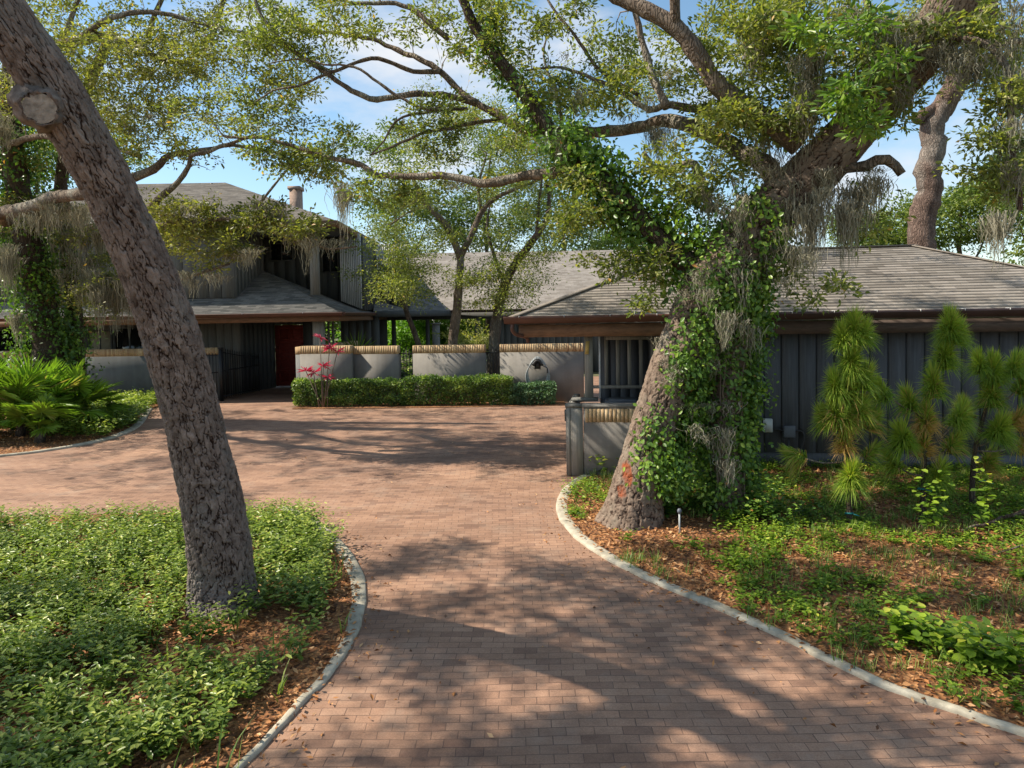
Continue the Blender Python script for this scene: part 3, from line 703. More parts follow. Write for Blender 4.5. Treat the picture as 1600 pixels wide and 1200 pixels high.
# items stored inside
def bin_(u, v, w, d, h, label, mat, grp='bins inside the enclosure'):
    c = gp(u, v, 0); b0 = empty('waste_bin', c, label, 'bin', grp)
    mb = MB(); ux = np.array([*U_, 0]); vy = np.array([*V_, 0])
    lo = [c + ux * i * w * .42 + vy * j * d * .42 + [0, 0, .02] for i, j in ((-1, -1), (1, -1), (1, 1), (-1, 1))]; hi = [c + ux * i * w * .5 + vy * j * d * .5 + [0, 0, h - .06] for i, j in ((-1, -1), (1, -1), (1, 1), (-1, 1))]
    mb.add(lo + hi, [(0, 1, 5, 4), (1, 2, 6, 5), (2, 3, 7, 6), (3, 0, 4, 7), (3, 2, 1, 0), (4, 5, 6, 7)]); mb.build('body', mat, b0)
    mb = MB(); mb.obox(c + [0, 0, h - .02], ux * w * .53, vy * d * .53, (0, 0, .02)); mb.obox(c + [0, 0, h + .012], ux * w * .4, vy * d * .4, (0, 0, .014)); mb.build('lid', mat, b0)
    mb = MB(); mb.tube([c - ux * w * .3 + vy * d * .55 + [0, 0, h - .03], c + ux * w * .3 + vy * d * .55 + [0, 0, h - .03]], .015, 6); mb.build('handle', mat, b0)
bin_(XW + .62, .55, .6, .6, 1.2, 'grey lidded bin standing behind the low brick band, nearer the post', M['grey_box'])
bin_(XW + 1.3, .6, .52, .5, 1.24, 'right black bin behind the low brick band, nearer the oak', M['black_rubber'])

# ---- courtyard walls
def brick_wall(pa, pb, thick, ztop, label, mat, cop=.25, wide=.315, top=True):
    """pa, pb : 2-D ends; stucco with a soldier-course coping"""
    pa, pb = np.array(pa), np.array(pb); d = pb - pa; l = np.hypot(*d); d /= l; n = np.array([-d[1], d[0]]); mid = (pa + pb) / 2 + n * thick / 2
    root = empty('courtyard_wall', (*mid, 0), label, 'wall', 'grey stucco courtyard walls with brick coping')
    zb = ztop - cop
    mb = MB(); mb.obox((*mid, zb / 2), (*(d * l / 2), 0), (*(n * thick / 2), 0), (0, 0, zb / 2)); mb.build('wall', mat, root)
    mb = MB(); mb.obox((*mid, zb + cop / 2), (*(d * (l / 2 - .004)), 0), (*(n * (wide / 2 - .006)), 0), (0, 0, cop / 2 - .012), r=.2); mb.build('mortar_bed', M['mortar'], root)
    mb = MB(); k = int(l / .074); w = l / k
    for i in range(k):
        c = pa + d * (i + .5) * w + n * thick / 2; j = 0
        mb.obox((*(c + n * j), zb + cop / 2), (*(d * (w / 2 - .0022)), 0), (*(n * wide / 2), 0), (0, 0, cop / 2))
    mb.build('coping', M['tan_brick'], root); return root
def xy(px, Y): return (P(px, 500, Y)[0], Y)
YW = 22.9
W0, W1 = np.array(xy(475, YW + .35)), np.array(xy(889, YW - .45)); wd_ = (W1 - W0) / np.hypot(*(W1 - W0))
def wat(px):
    d = ray(px, 560)[:2]; a = np.array([[wd_[0], -d[0]], [wd_[1], -d[1]]]); s = np.linalg.solve(a, -W0); return W0 + wd_ * s[0]
brick_wall(wat(472) + [0, -.25], wat(551) + [0, -.25], .3, 1.90, 'short wall end left of the hedge with the pink plant before it', M['stucco'])
brick_wall(wat(551.5), wat(622), .3, 1.86, 'wall panel between the pink leaved plant and the first iron grille', M['stucco'])
brick_wall(wat(645), wat(758), .3, 1.86, 'middle wall panel between the two iron grilles', M['stucco'])
brick_wall(wat(781), wat(912), .3, 1.86, 'right wall panel carrying the coiled hose beside the garage', M['stucco'])
brick_wall(xy(-300, 25.2), xy(338, 24.7), .3, 1.84, 'long wall at far left behind the palmettos and ivy covered trunk', M['stucco_dark'])
brick_wall(xy(474, YW + .1), xy(560, 28.2), .3, 1.88, 'return wall running back toward the house beside the entry', M['stucco_dark'])
def grille(pa, pb, label):
    root = empty('iron_grille', (*((pa + pb) / 2), 0), label, 'grille', 'iron grilles between the courtyard walls')
    d = pb - pa; l = np.hypot(*d); d /= l; off = np.array([-d[1], d[0]]) * .15; mb = MB()
    for z in (.25, 1.6): mb.beam((*(pa + off), z), (*(pb + off), z), .03, .03)
    mb.build('rail', M['iron'], root); mb = MB(); k = 5
    for i in range(k):
        c = pa + off + d * l * (i + .5) / k; zt = 1.74 - .05 * abs(i - 2)
        mb.tube([(*c, .06), (*c, zt)], .011, 6); mb.tube([(*c, zt), (*c, zt + .07)], [.02, .002], 6)
    mb.build('bars', M['iron'], root)
grille(wat(622), wat(645), 'narrow black iron grille, left of the two, between wall panels')
grille(wat(758), wat(781), 'narrow black iron grille nearer the hose, before a trunk')
# gate
gt = empty('iron_gate', G(347, 627), 'open black iron gate leaf with arched pickets at the entry', 'gate')
gx = G(347, 627); ge = G(405, 613)
mb = MB(); mb.box(gx[0] - .05, gx[0] + .05, gx[1] - .05, gx[1] + .05, .01, 1.8); mb.obox((gx[0], gx[1], 1.83), (.065, 0, 0), (0, .065, 0), (0, 0, .025)); mb.build('post', M['iron'], gt)
mb = MB(); dg = ge - gx
for i in range(17):
    s = .06 + .94 * i / 16; c = gx + dg * s; zt = 1.42 + .36 * (1 - s) ** 1.2
    mb.tube([(c[0], c[1], .08), (c[0], c[1], zt)], .013, 6); mb.tube([(c[0], c[1], zt), (c[0], c[1], zt + .09)], [.024, .002], 6)
mb.build('pickets', M['iron'], gt); mb = MB()
for z in (.16, 1.05): mb.beam(gx + dg * .05 + [0, 0, z], ge + [0, 0, z], .03, .04)
mb.tube([gx + dg * s + [0, 0, 1.34 + .36 * (1 - s) ** 1.2] for s in np.linspace(.05, 1, 12)], .018, 6); mb.tube([ge + [0, 0, .05], ge + [0, 0, 1.45]], .022, 6); mb.build('frame', M['iron'], gt)
g2 = empty('iron_gate', G(318, 628), 'fixed black iron gate panel between the leaning trunk and gate post', 'gate')
a_, b_ = G(282, 628), G(342, 627); mb = MB()
for i in range(12):
    c = a_ + (b_ - a_) * (i + .5) / 12; mb.tube([(c[0], c[1], .05), (c[0], c[1], 1.66)], .012, 6)
mb.build('pickets', M['iron'], g2); mb = MB()
for z in (.14, 1.0, 1.6): mb.beam(a_ + [0, 0, z], b_ + [0, 0, z], .03, .035)
mb.build('rail', M['iron'], g2)

# hose on wall
hc = wat(840); hp = P(840, 575, hc[1] - .12)
hr = empty('garden_hose', (hp[0], hp[1], 0), 'grey hose coiled over a black holder on the right wall panel', 'hose'); mb = MB()
for i in range(6):
    pts = []
    for t_ in np.linspace(0, 2 * math.pi, 40):
        x = math.sin(t_) * (.31 + .014 * i) * (1.0 if math.cos(t_) < 0 else 1.0 - .30 * math.cos(t_) ** 2); z = math.cos(t_) * .50 - .16 - .025 * i
        pts.append(hp + [x, -.015 * (i % 3) - .02, z + .02])
    mb.tube(pts, .014, 6)
mb.build('hose_coil', M['hose'], hr, smooth=True); mb = MB()
mb.tube(hp[None] + np.array([[-.15 + .3 * k / 8, -.04, .24 - .16 * (k / 4 - 1) ** 2] for k in range(9)]), .045, 8); mb.beam(hp + [-.1, .04, .1], hp + [.1, .04, .1], .1, .26); mb.tube([hp + [.12, -.06, .1], hp + [.3, -.08, .0], hp + [.3, -.08, -.15]], .018, 6)
mb.build('holder', M['black_rubber'], hr, smooth=True)

# ---- main house
H = empty('house', (-9, 28, 0), 'two storey house with dark board walls, hipped shingle roofs and red door', 'house')
pe = .41
# porch hip roof
XE, YE, ZP = -5.75, 24.0, 2.96
apx = np.array([-9.9, YE + 4.4, ZP + pe * 4.3]); fl = np.array([-24, YE, ZP]); cr_ = np.array([XE, YE, ZP])
roof_plane('porch_roof', [fl, cr_, apx, apx + [-14.1, 0, 0]], M['shingle_dark_shaded'], H)
roof_plane('porch_roof', [cr_, np.array([XE, 33.5, ZP]), np.array([-9.9, 33.5, ZP + pe * 4.3]), apx], M['shingle_dark_shaded'], H)
gutter(fl + [0, 0, .04], cr_ + [.06, 0, .04], H, M['gutter'], (0, -1, 0), 9)
gutter(cr_ + [0, 0, .04], (XE, 33.5, ZP + .04), H, M['gutter'], (1, 0, 0), 0)
mb = MB(); mb.beam((-24, YE + .12, ZP - .17), (XE - .1, YE + .12, ZP - .17), .08, .2); mb.beam((XE - .12, YE + .2, ZP - .17), (XE - .12, 33.4, ZP - .17), .08, .2); mb.build('fascia_beam', M['beam'], H)
mb = MB(); mb.box(-24, XE - .05, YE + .1, 33.4, ZP - .1, ZP - .075); mb.build('soffit', M['siding_dark'], H)
# upper walls
XB = -9.9; zr = lambda Y: ZP + pe * (Y - YE)
siding('wall', (-20, 25.5), (XB, 25.5), zr(25.5) + .02, 6.1, M['siding_house'], H, bw=.45, gap=.03)
siding('wall', (XB, 25.5), (XB, 28.6), 3, 6.1, M['siding_house'], H, bw=.34, gap=.02, z0f=lambda s: zr(25.5 + 3.1 * s) - .1)
XR = -6.05; zR = lambda x: ZP + pe * (XE - x)
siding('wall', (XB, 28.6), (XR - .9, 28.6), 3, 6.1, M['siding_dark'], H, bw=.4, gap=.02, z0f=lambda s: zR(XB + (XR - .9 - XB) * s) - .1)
mb = MB(); x0, x1 = xy(534, 28.3)[0], xy(567, 28.3)[0]
k = 12
for i in range(k):
    x = x0 + (x1 - x0) * (i + .5) / k; mb.box(x - .022, x + .022, 28.22, 28.3, zR(x) + .1, 6.12)
mb.build('slat_screen', M['slat_white'], H)
siding('wall', (x0 - 1.0, 28.72), (x0 + .05, 28.72), 3.1, 6.1, M['siding_dark'], H, bw=.4)
siding('wall', (x0, 28.42), (x1, 28.42), 3.1, 6.1, M['siding_dark'], H, bw=.4)
siding('wall', (x1 + .02, 28.4), (x1 + .02, 31.4), 3.1, 6.1, M['siding_dark'], H, bw=.4)
mb = MB(); xa, xb = xy(578, 31.2)[0], xy(640, 31.2)[0]; k = 20
for i in range(k):
    x = xa + (xb - xa) * (i + .5) / k; mb.box(x - .025, x + .025, 31.1, 31.2, 4.5, 6.0)
mb.build('slat_screen', M['slat_white'], H); siding('wall', (xa, 31.3), (xb, 31.3), 3.2, 6.0, M['siding_dark'], H, bw=.4)
mb = MB(); mb.box(-24, -20, 26, 32, 3, 6.1); mb.build('wall', M['siding_dark'], H)
def window(x0, x1, y, z0, z1, parent, curtain=False):
    mb = MB(); w = .06
    mb.box(x0, x1, y - .05, y, z0, z0 + w); mb.box(x0, x1, y - .05, y, z1 - w, z1); mb.box(x0, x0 + w, y - .05, y, z0 + w, z1 - w); mb.box(x1 - w, x1, y - .05, y, z0 + w, z1 - w)
    xm = (x0 + x1) / 2; mb.box(xm - .025, xm + .025, y - .045, y, z0 + w, z1 - w)
    f = mb.build('window', M['siding_dark'], parent); m2 = MB(); m2.box(x0 + w * .9, x1 - w * .9, y - .02, y - .012, z0 + w * .9, z1 - w * .9); m2.build('pane', M['curtain'] if curtain else M['glass'], f)
window(xy(425, 28.55)[0], xy(462, 28.55)[0], 28.54, 5.1, 5.85, H); window(xy(505, 28.55)[0], xy(532, 28.5)[0], 28.54, 4.6, 5.9, H)
# upper roof
XF, YF, ZF = -6.08, 25.0, 6.2; hw = 6.4
f1, f2 = np.array([-24.5, YF, ZF]), np.array([XF, YF, ZF]); rr1, rr2 = np.array([-24.5 + hw, YF + hw, ZF + pe * hw]), np.array([XF - hw, YF + hw, ZF + pe * hw]); f3, f4 = np.array([XF, YF + 2 * hw, ZF]), np.array([-24.5, YF + 2 * hw, ZF])
roof_plane('upper_roof', [f1, f2, rr2, rr1], M['shingle'], H); roof_plane('upper_roof', [f2, f3, rr2], M['shingle_dark_shaded'], H); roof_plane('upper_roof', [f3, f4, rr1, rr2], M['shingle_dark_shaded'], H); roof_plane('upper_roof', [f4, f1, rr1], M['shingle_dark_shaded'], H)
mb = MB(); mb.beam(f1 + [0, -.02, -.1], f2 + [0, -.02, -.1], .04, .24); mb.beam(f2 + [.02, 0, -.1], f3 + [.02, 0, -.1], .04, .24); mb.build('fascia_board', M['beam'], H)
mb = MB(); mb.box(-24.4, XF - .03, YF + .03, YF + 2 * hw, ZF - .14, ZF - .12); mb.build('soffit', M['siding_dark'], H)
mb = MB(); xp = xy(494, 25.8)[0]; mb.box(xp - .14, xp + .14, 25.66, 25.94, zr(25.66) + .01, ZF - .14); mb.build('column', M['siding_pale'], H)
mb = MB(); xc = xy(467, 33)[0]; mb.box(xc - .22, xc + .22, 32.8, 33.4, 6.3, P(467, 297, 33)[2]); mb.box(xc - .28, xc + .28, 32.74, 33.46, P(467, 297, 33)[2], P(467, 292, 33)[2]); mb.build('chimney', M['chimney_brick'], H)
mb = MB(); pv = P(331, 292, 31.2); mb.tube([pv - [0, 0, .3], pv + [0, 0, .15]], .06, 8); mb.build('vent_pipe', M['iron'], H)
# lower walls and entry
siding('wall', (-24, 26.6), (xy(375, 26.6)[0], 26.6), .02, ZP - .1, M['siding_house'], H, bw=.3, gap=.02)
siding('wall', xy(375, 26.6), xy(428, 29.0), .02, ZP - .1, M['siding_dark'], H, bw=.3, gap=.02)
dx0, dx1 = xy(429, 29)[0], xy(473, 29)[0]
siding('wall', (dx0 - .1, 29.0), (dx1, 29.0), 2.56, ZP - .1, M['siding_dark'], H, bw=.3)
mb = MB(); mb.box(dx0, dx1, 28.98, 29.04, .06, 2.55); dr_ = mb.build('door', M['door_red'], H)
mb = MB()
for i in range(2):
    for j in range(4):
        xx = dx0 + (dx1 - dx0) * (.14 + .5 * i); zz = .2 + j * .58; ww = (dx1 - dx0) * .36
        for (a, b, c, d) in ((xx, xx + ww, zz, zz + .04), (xx, xx + ww, zz + .46, zz + .5), (xx, xx + .04, zz + .04, zz + .46), (xx + ww - .04, xx + ww, zz + .04, zz + .46)): mb.box(a, b, 28.955, 28.979, c, d)
mb.build('door_moulding', M['door_red'], dr_); mb = MB(); mb.tube([(dx1 - .12, 28.93, 1.0), (dx1 - .12, 28.93, 1.25)], .016, 6); mb.build('handle', M['iron'], dr_)
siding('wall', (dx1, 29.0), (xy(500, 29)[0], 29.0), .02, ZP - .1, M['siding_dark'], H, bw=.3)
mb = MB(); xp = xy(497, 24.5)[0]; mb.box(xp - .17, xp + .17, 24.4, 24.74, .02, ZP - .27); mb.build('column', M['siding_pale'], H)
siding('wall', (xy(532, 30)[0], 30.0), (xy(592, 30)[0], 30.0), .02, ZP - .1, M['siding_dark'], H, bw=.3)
for k in range(3):
    mb = MB(); xx = xy(506 + 7 * k, 30)[0]; mb.box(xx - .04, xx + .04, 29.96, 30.04, .1, ZP - .3); mb.build('mullion', M['siding_pale'], H)
window(xy(138, 26.6)[0], xy(176, 26.6)[0], 26.56, .9, 2.5, H, True); window(xy(176, 26.6)[0] + .05, xy(228, 26.6)[0], 26.56, .9, 2.6, H); window(xy(-20, 26.6)[0], xy(70, 26.6)[0], 26.56, .3, 2.6, H)
# rear wing
YR, ZR = 33.0, 3.05
ic = np.array([-2.8, YR, ZR]); rz = ZR + pe * 8.3
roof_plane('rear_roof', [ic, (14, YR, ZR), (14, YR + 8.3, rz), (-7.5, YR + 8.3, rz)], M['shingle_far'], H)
roof_plane('rear_roof', [(-5.75, 29.6, ZR), ic, (-7.5, YR + 8.3, rz)], M['shingle_dark_shaded'], H)  # right-facing slope: its shade is put into the darker shingle colour
roof_plane('rear_roof', [(14, YR + 16.6, ZR), (-7.5, YR + 16.6, ZR), (-7.5, YR + 8.3, rz), (14, YR + 8.3, rz)], M['shingle_dark_shaded'], H)
gutter(ic + [0, 0, .03], (14, YR, ZR + .03), H, M['gutter_dark'], (0, -1, 0)); 
mb = MB(); mb.beam((-5.75, 29.62, ZR - .12), ic + [0, 0.02, -.12], .1, .26); mb.beam((-6.5, YR + .5, ZR - .25), (14, YR + .5, ZR - .25), .12, .32); mb.build('fascia_beam', M['siding_dark'], H)
mb = MB(); mb.box(-6.4, 14, YR + .1, 45, ZR - .1, ZR - .08); mb.build('soffit', M['siding_dark'], H)
for px, w in ((593, .35), (615, .09), (668, .09), (706, .09), (745, .09)):
    mb = MB(); xx = xy(px, YR + .5)[0]; mb.box(xx - w, xx + w, YR + .4, YR + .58, .02, ZR - .4); mb.build('column', M['siding_dark'], H)
mb = MB(); xx = xy(681, 31.8)[0]; mb.tube([(xx, 31.8, .02), (xx, 31.8, 2.45)], .17, 12); mb.tube([(xx, 31.8, 2.45), (xx, 31.8, 2.5)], .24, 12); mb.build('column', M['siding_house'], H, smooth=False)
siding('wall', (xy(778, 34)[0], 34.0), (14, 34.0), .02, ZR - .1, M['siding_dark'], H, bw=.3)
mb = MB(); pv = P(955, 437, 38.3); mb.tube([pv - [0, 0, .3], pv + [0, 0, .42]], .07, 8); mb.build('vent_pipe', M['iron'], H)
# ------------------------------------------------------------------ trees
def pnoise(x, y, px, g):
    """value noise, period px along x"""
    t = g.random((px, 1024)); xi, yi = np.floor(x).astype(int), np.floor(y).astype(int); fx, fy = x - xi, y - yi; fx = fx * fx * (3 - 2 * fx); fy = fy * fy * (3 - 2 * fy)
    a, b_, c, d = t[xi % px, yi % 1024], t[(xi + 1) % px, yi % 1024], t[xi % px, (yi + 1) % 1024], t[(xi + 1) % px, (yi + 1) % 1024]
    return ((a * (1 - fx) + b_ * fx) * (1 - fy) + (c * (1 - fx) + d * fx) * fy) * 2 - 1
def fbm(th, s, base, sy, g, octs=4, gain=.5):
    o = 0; amp = 1
    for k in range(octs): o = o + amp * pnoise(th * base * 2 ** k, s * sy * 2 ** k + 11 * k, base * 2 ** k, g); amp *= gain
    return o
def cell_bark(th, s, C, cell_h, seed=0):
    """plate pattern on a trunk: th in 0..1 (periodic), s metres. returns edge distance, plate value"""
    g = np.random.default_rng(seed); Rn = 512
    jx, jy, jv = g.random((C, Rn)), g.random((C, Rn)), g.random((C, Rn))
    x = th * C + .42 * fbm(th, s, C, 1 / cell_h * .9, g, 3) + .25 * fbm(th, s, C * 3, 4 / cell_h, g, 2)
    y = s / cell_h + .45 * fbm(th, s, C, 1 / cell_h, g, 3) + .25 * fbm(th, s, C * 3, 4 / cell_h, g, 2)
    xi, yi = np.floor(x).astype(int), np.floor(y).astype(int)
    f1 = np.full(x.shape, 9.0); f2 = np.full(x.shape, 9.0); v = np.zeros(x.shape)
    for dx in (-1, 0, 1):
        for dy in (-1, 0, 1):
            cx, cy = (xi + dx), (yi + dy); a, b_ = cx % C, cy % Rn
            d = np.hypot(cx + jx[a, b_] - x, (cy + jy[a, b_] - y))
            near = d < f1; f2 = np.where(near, f1, np.minimum(f2, d)); v = np.where(near, jv[a, b_], v); f1 = np.where(near, d, f1)
    return f2 - f1, v
def tnoise(th, s, k, q, seed):
    g = np.random.default_rng(seed); o = 0
    for i in range(4): o = o + np.sin(2 * np.pi * (th * g.integers(1, k) * g.choice([-1, 1]) + s * g.uniform(.2, q)) + g.random() * 6.28) / 4
    return o
def bark_trunk(name, pts, rad, nth, step, C, ch, depth, mat, parent, flare=.0, seed=1, scar=None, bulges=()):
    q, r = resample(pts, rad, step); n = len(q); s = np.arange(n) * step
    t, u, v = frames(q); th = np.arange(nth) / nth
    TH, S = np.meshgrid(th, s); e, pv = cell_bark(TH, S, C, ch, seed)
    g = np.random.default_rng(seed + 77)
    pl = np.clip(e / .17, 0, 1) ** .5; e2, pv2 = cell_bark(TH, S, C * 2, ch * .55, seed + 5); pl2 = np.clip(e2 / .2, 0, 1) ** .5
    fine = fbm(TH, S, C * 4, 5 / ch, g, 3, .6); mid_ = fbm(TH, S, C, 1.2 / ch, g, 3)
    lump = tnoise(TH, S, 3, .7, seed) * .05 + tnoise(TH, S, 6, 2, seed + 1) * .02
    a = TH * 2 * np.pi
    rr = r[:, None] * (1 + lump)
    rr = rr * (1 + flare * np.exp(-np.maximum(S - .3, 0) / .2) * (1 + .35 * np.cos(5 * a + 1) + .2 * np.cos(9 * a)))
    for (bs, ba, bw, bh) in bulges:
        da = (a - ba + np.pi) % (2 * np.pi) - np.pi; rr = rr + bh * np.exp(-((S - bs) / bw) ** 2 - (da / .6) ** 2)
    rr = rr + depth * (pl * (.6 + .45 * pv) + .30 * pl2 * (.4 + pv2) + .13 * fine + .10 * mid_ - 1)
    V = q[:, None] + rr[..., None] * (np.cos(a)[..., None] * u[:, None] + np.sin(a)[..., None] * v[:, None])
    i = np.arange(n - 1)[:, None] * nth; j = np.arange(nth)[None]; j2 = (j + 1) % nth
    Q = np.stack([i + j, i + j2, i + nth + j2, i + nth + j], -1).reshape(-1, 4)
    sc = np.zeros(V.shape[:2])
    if scar is not None:
        for (c, rad_, hz) in scar:
            d = np.sqrt(((V[..., 0] - c[0]) / rad_) ** 2 + ((V[..., 1] - c[1]) / (rad_ * 3)) ** 2 + ((V[..., 2] - c[2]) / hz) ** 2)
            sc = np.maximum(sc, np.clip((1.1 - d + .25 * tnoise(TH, S, 20, 8, 9)) * 4, 0, 1))
    return np_mesh(name, V.reshape(-1, 3), [Q], mat, parent, {'rnd': np.clip(.12 + .45 * pv + .35 * pv2 + .2 * fine + .15 * mid_, 0, 1).ravel(), 'crack': (1 - np.clip(e / .19 + .12 * fine, 0, 1) * (.6 + .4 * np.clip(e2 / .10, 0, 1))).ravel(), 'scar': sc.ravel()}, smooth=True), q, r

class Tree:
    def __init__(s, name, label, base, cat='tree', group=None):
        s.root = empty(name, base, label, cat, group); s.N = []; s.Rd = []; s.tw = MB(); s.lp = []; s.ld = []; s.ends = []
    def nodes(s, q, r): s.N.append(q); s.Rd.append(r)
    def limb(s, pts, r0, r1, mat, name='limb', sides=10, wig=.03, step=.12, power=1.0):
        pts = np.asarray(pts, float); k = len(pts); rad = r1 + (r0 - r1) * (1 - np.linspace(0, 1, k)) ** power
        q, r = resample(pts, rad, step); n = len(q)
        if wig:
            w = rng.normal(0, 1, (n, 3)); ker = np.ones(5) / 5
            w = np.column_stack([np.convolve(w[:, c], ker, 'same') for c in range(3)]); q = q + w * wig * np.clip(np.arange(n) / 4, 0, 1)[:, None]
        r = r * (1 + rng.normal(0, .06, n))
        mb = MB(); mb.tube(q, r, sides); o = mb.build(name, mat, s.root, smooth=True); s.nodes(q, r); return o
    def grow(s, targets, nl=20, rad=.2, r0=.011, maxr=.03, L=None, minz=None, sag=.08):
        N = np.vstack(s.N); Rr = np.concatenate(s.Rd)
        cap = len(N) + len(targets) * 6; NN = np.zeros((cap, 3)); RR = np.zeros(cap); NN[:len(N)] = N; RR[:len(N)] = Rr; n = len(N)
        d0 = np.array([np.min(np.sum((N - t_) ** 2, 1)) for t_ in targets]); order = np.argsort(d0)
        for ti in order:
            t_ = targets[ti]; dd = np.sum((NN[:n] - t_) ** 2, 1); j = int(np.argmin(dd)); dist = math.sqrt(dd[j])
            if dist < .04: continue
            a = NN[j]; rb = min(RR[j] * .75, .007 + .012 * dist, maxr); k = 3 + min(7, int(dist * 4))
            x = np.linspace(0, 1, k)[:, None]; q = a + (t_ - a) * x
            w = rng.normal(0, .075 * dist, 3); q = q + np.sin(x * np.pi) * w + np.sin(x * 2 * np.pi) * rng.normal(0, .04 * dist, 3) + np.sin(x * np.pi) * np.array([0, 0, sag * dist])
            if k > 4: q[1:-1] += rng.normal(0, .018 * dist ** .5, (k - 2, 3))
            r = np.linspace(rb, .0034, k); V, Q = tube_geo(q, r, 5 if rb > .012 else 4 if rb > .007 else 3); s.tw.add(V, Q)
            m_ = k - 1; NN[n:n + m_] = q[1:]; RR[n:n + m_] = r[1:]
            n += m_
            if n + 12 > len(NN): NN = np.vstack([NN, np.zeros((4000, 3))]); RR = np.concatenate([RR, np.zeros(4000)])
            s.ends.append(t_)
            c = int(nl * rng.uniform(.5, 1.4)); f = rng.random(c) ** .6
            idx = f * (k - 1); i0 = np.minimum(idx.astype(int), k - 2); fr = (idx - i0)[:, None]; base = q[i0] * (1 - fr) + q[i0 + 1] * fr
            near = np.clip(dist / (rad * 2), .4, 1); off = rng.normal(0, rad * .5, (c, 3)) * [1, 1, .6]
            s.lp.append(base + off); s.ld.append(unit(off + rng.normal(0, rad * .3, (c, 3)) + (t_ - a) * .2))
        s.N = [NN[:n]]; s.Rd = [RR[:n]]
    def finish(s, leaf, wood_, Ls=(.05, .085), wr=.42, shape=4, cname='crown', flat=.7, mid=.5):
        if s.tw.n: s.tw.build('branches', wood_, s.root, smooth=True)
        if s.lp:
            p = np.vstack(s.lp); d = np.vstack(s.ld); n = len(p); L_ = rng.uniform(*Ls, n)
            cl = vnoise(p[:, [0, 2]] + p[:, [1, 1]] * .3, 1.1, 5)
            o = leaves(cname, p, d, rdir(n, flat), L_, L_ * wr, np.where(rng.random(n) < .006, 1, np.clip(rng.normal(mid, .2, n) + (cl - .5) * .5, 0, .88)), leaf, s.root, shape=shape)
            s.tw = MB(); s.lp = []; s.ld = []; return o
def blob(px, py, rx, ry, Y, dY, n, k=9, sd=.015):
    m_ = max(3, n // k); a = rng.normal(size=(m_, 3)); a = unit(a) * (rng.random(m_) ** .45)[:, None]
    c = np.array([P(px + a[i, 0] * rx, py + a[i, 1] * ry, Y + a[i, 2] * dY) for i in range(m_)])
    return c[rng.integers(0, m_, n)] + rng.normal(0, sd * Y, (n, 3)) * [1, 1, .55]
def moss(name, tops, Lr, parent, n=34, w=.007, spread=.09, seg=7):
    """curtains of hanging strands; each top gives a bundle"""
    V = []; k = 0
    for t_ in tops:
        L0 = rng.uniform(*Lr); m_ = int(n * rng.uniform(.5, 1.4))
        a = rng.normal(0, 1, (m_, 2)) * spread; l = L0 * rng.uniform(.15, 1, m_) * np.exp(-(np.abs(a).sum(1) / (spread * 3.2)))
        x = np.linspace(0, 1, seg + 1)
        q = np.array(t_) + np.stack([a[:, :1] * (1 - .55 * x) + np.cumsum(rng.normal(0, .017, (m_, seg + 1)), 1), a[:, 1:] * (1 - .55 * x) + np.cumsum(rng.normal(0, .017, (m_, seg + 1)), 1), -l[:, None] * x + rng.normal(0, .02, (m_, 1))], 2)
        ang = rng.random(m_) * 3.14; sd = np.column_stack([np.cos(ang), np.sin(ang), np.zeros(m_)])[:, None] * (w * np.linspace(1, .35, seg + 1))[None, :, None] * rng.uniform(.5, 1.3, (m_, 1, 1))
        V.append(np.stack([q - sd, q + sd], 2).reshape(-1, 3)); k += m_
    V = np.vstack(V); b = (np.arange(k) * (seg + 1) * 2)[:, None, None] + (np.arange(seg) * 2)[None, :, None] + np.array([0, 1, 3, 2])
    return np_mesh(name, V, [b.reshape(-1, 4)], M['moss'], parent, {'rnd': np.repeat(rng.random(k), (seg + 1) * 2)})
def vine_on(name, q, r, n, parent, mat=None, out=.1, Ls=(.045, .085), ang=None, per=26, fan=.11, wr=.62, mid=.5, shape=6):
    """ivy leaves sitting on a limb: clusters over its surface"""
    t, u, v = frames(q); i = rng.integers(0, len(q), n * 2); a = rng.random(n * 2) * 6.283 if ang is None else rng.normal(ang[0], ang[1], n * 2)
    kp = np.argsort(vnoise(np.column_stack([q[i, 2] * 1.0, a * .6]), 2.3, int(n)) + rng.normal(0, .14, n * 2))[n:]; i, a = i[kp], a[kp]; n = len(kp)
    nr = np.cos(a)[:, None] * u[i] + np.sin(a)[:, None] * v[i]
    o_ = np.abs(rng.normal(0, out, n)); c = q[i] + nr * (r[i] + .02 + o_)[:, None]
    c = np.repeat(c, per, 0); nn = np.repeat(nr, per, 0); m_ = len(c)
    p = c + rng.normal(0, fan, (m_, 3)) * [1, 1, 1.1]; d = unit(rng.normal(0, 1, (m_, 3)) + [0, 0, -.5] + nn * .4)
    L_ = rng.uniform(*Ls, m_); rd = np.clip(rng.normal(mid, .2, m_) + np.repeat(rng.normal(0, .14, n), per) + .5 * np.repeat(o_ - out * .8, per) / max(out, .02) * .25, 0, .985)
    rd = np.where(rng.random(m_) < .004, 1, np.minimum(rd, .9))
    return leaves(name, p, d, unit(nn + [0, 0, .6] + rng.normal(0, .45, (m_, 3))), L_, L_ * wr, rd, mat or M['ivy'], parent, shape=shape)

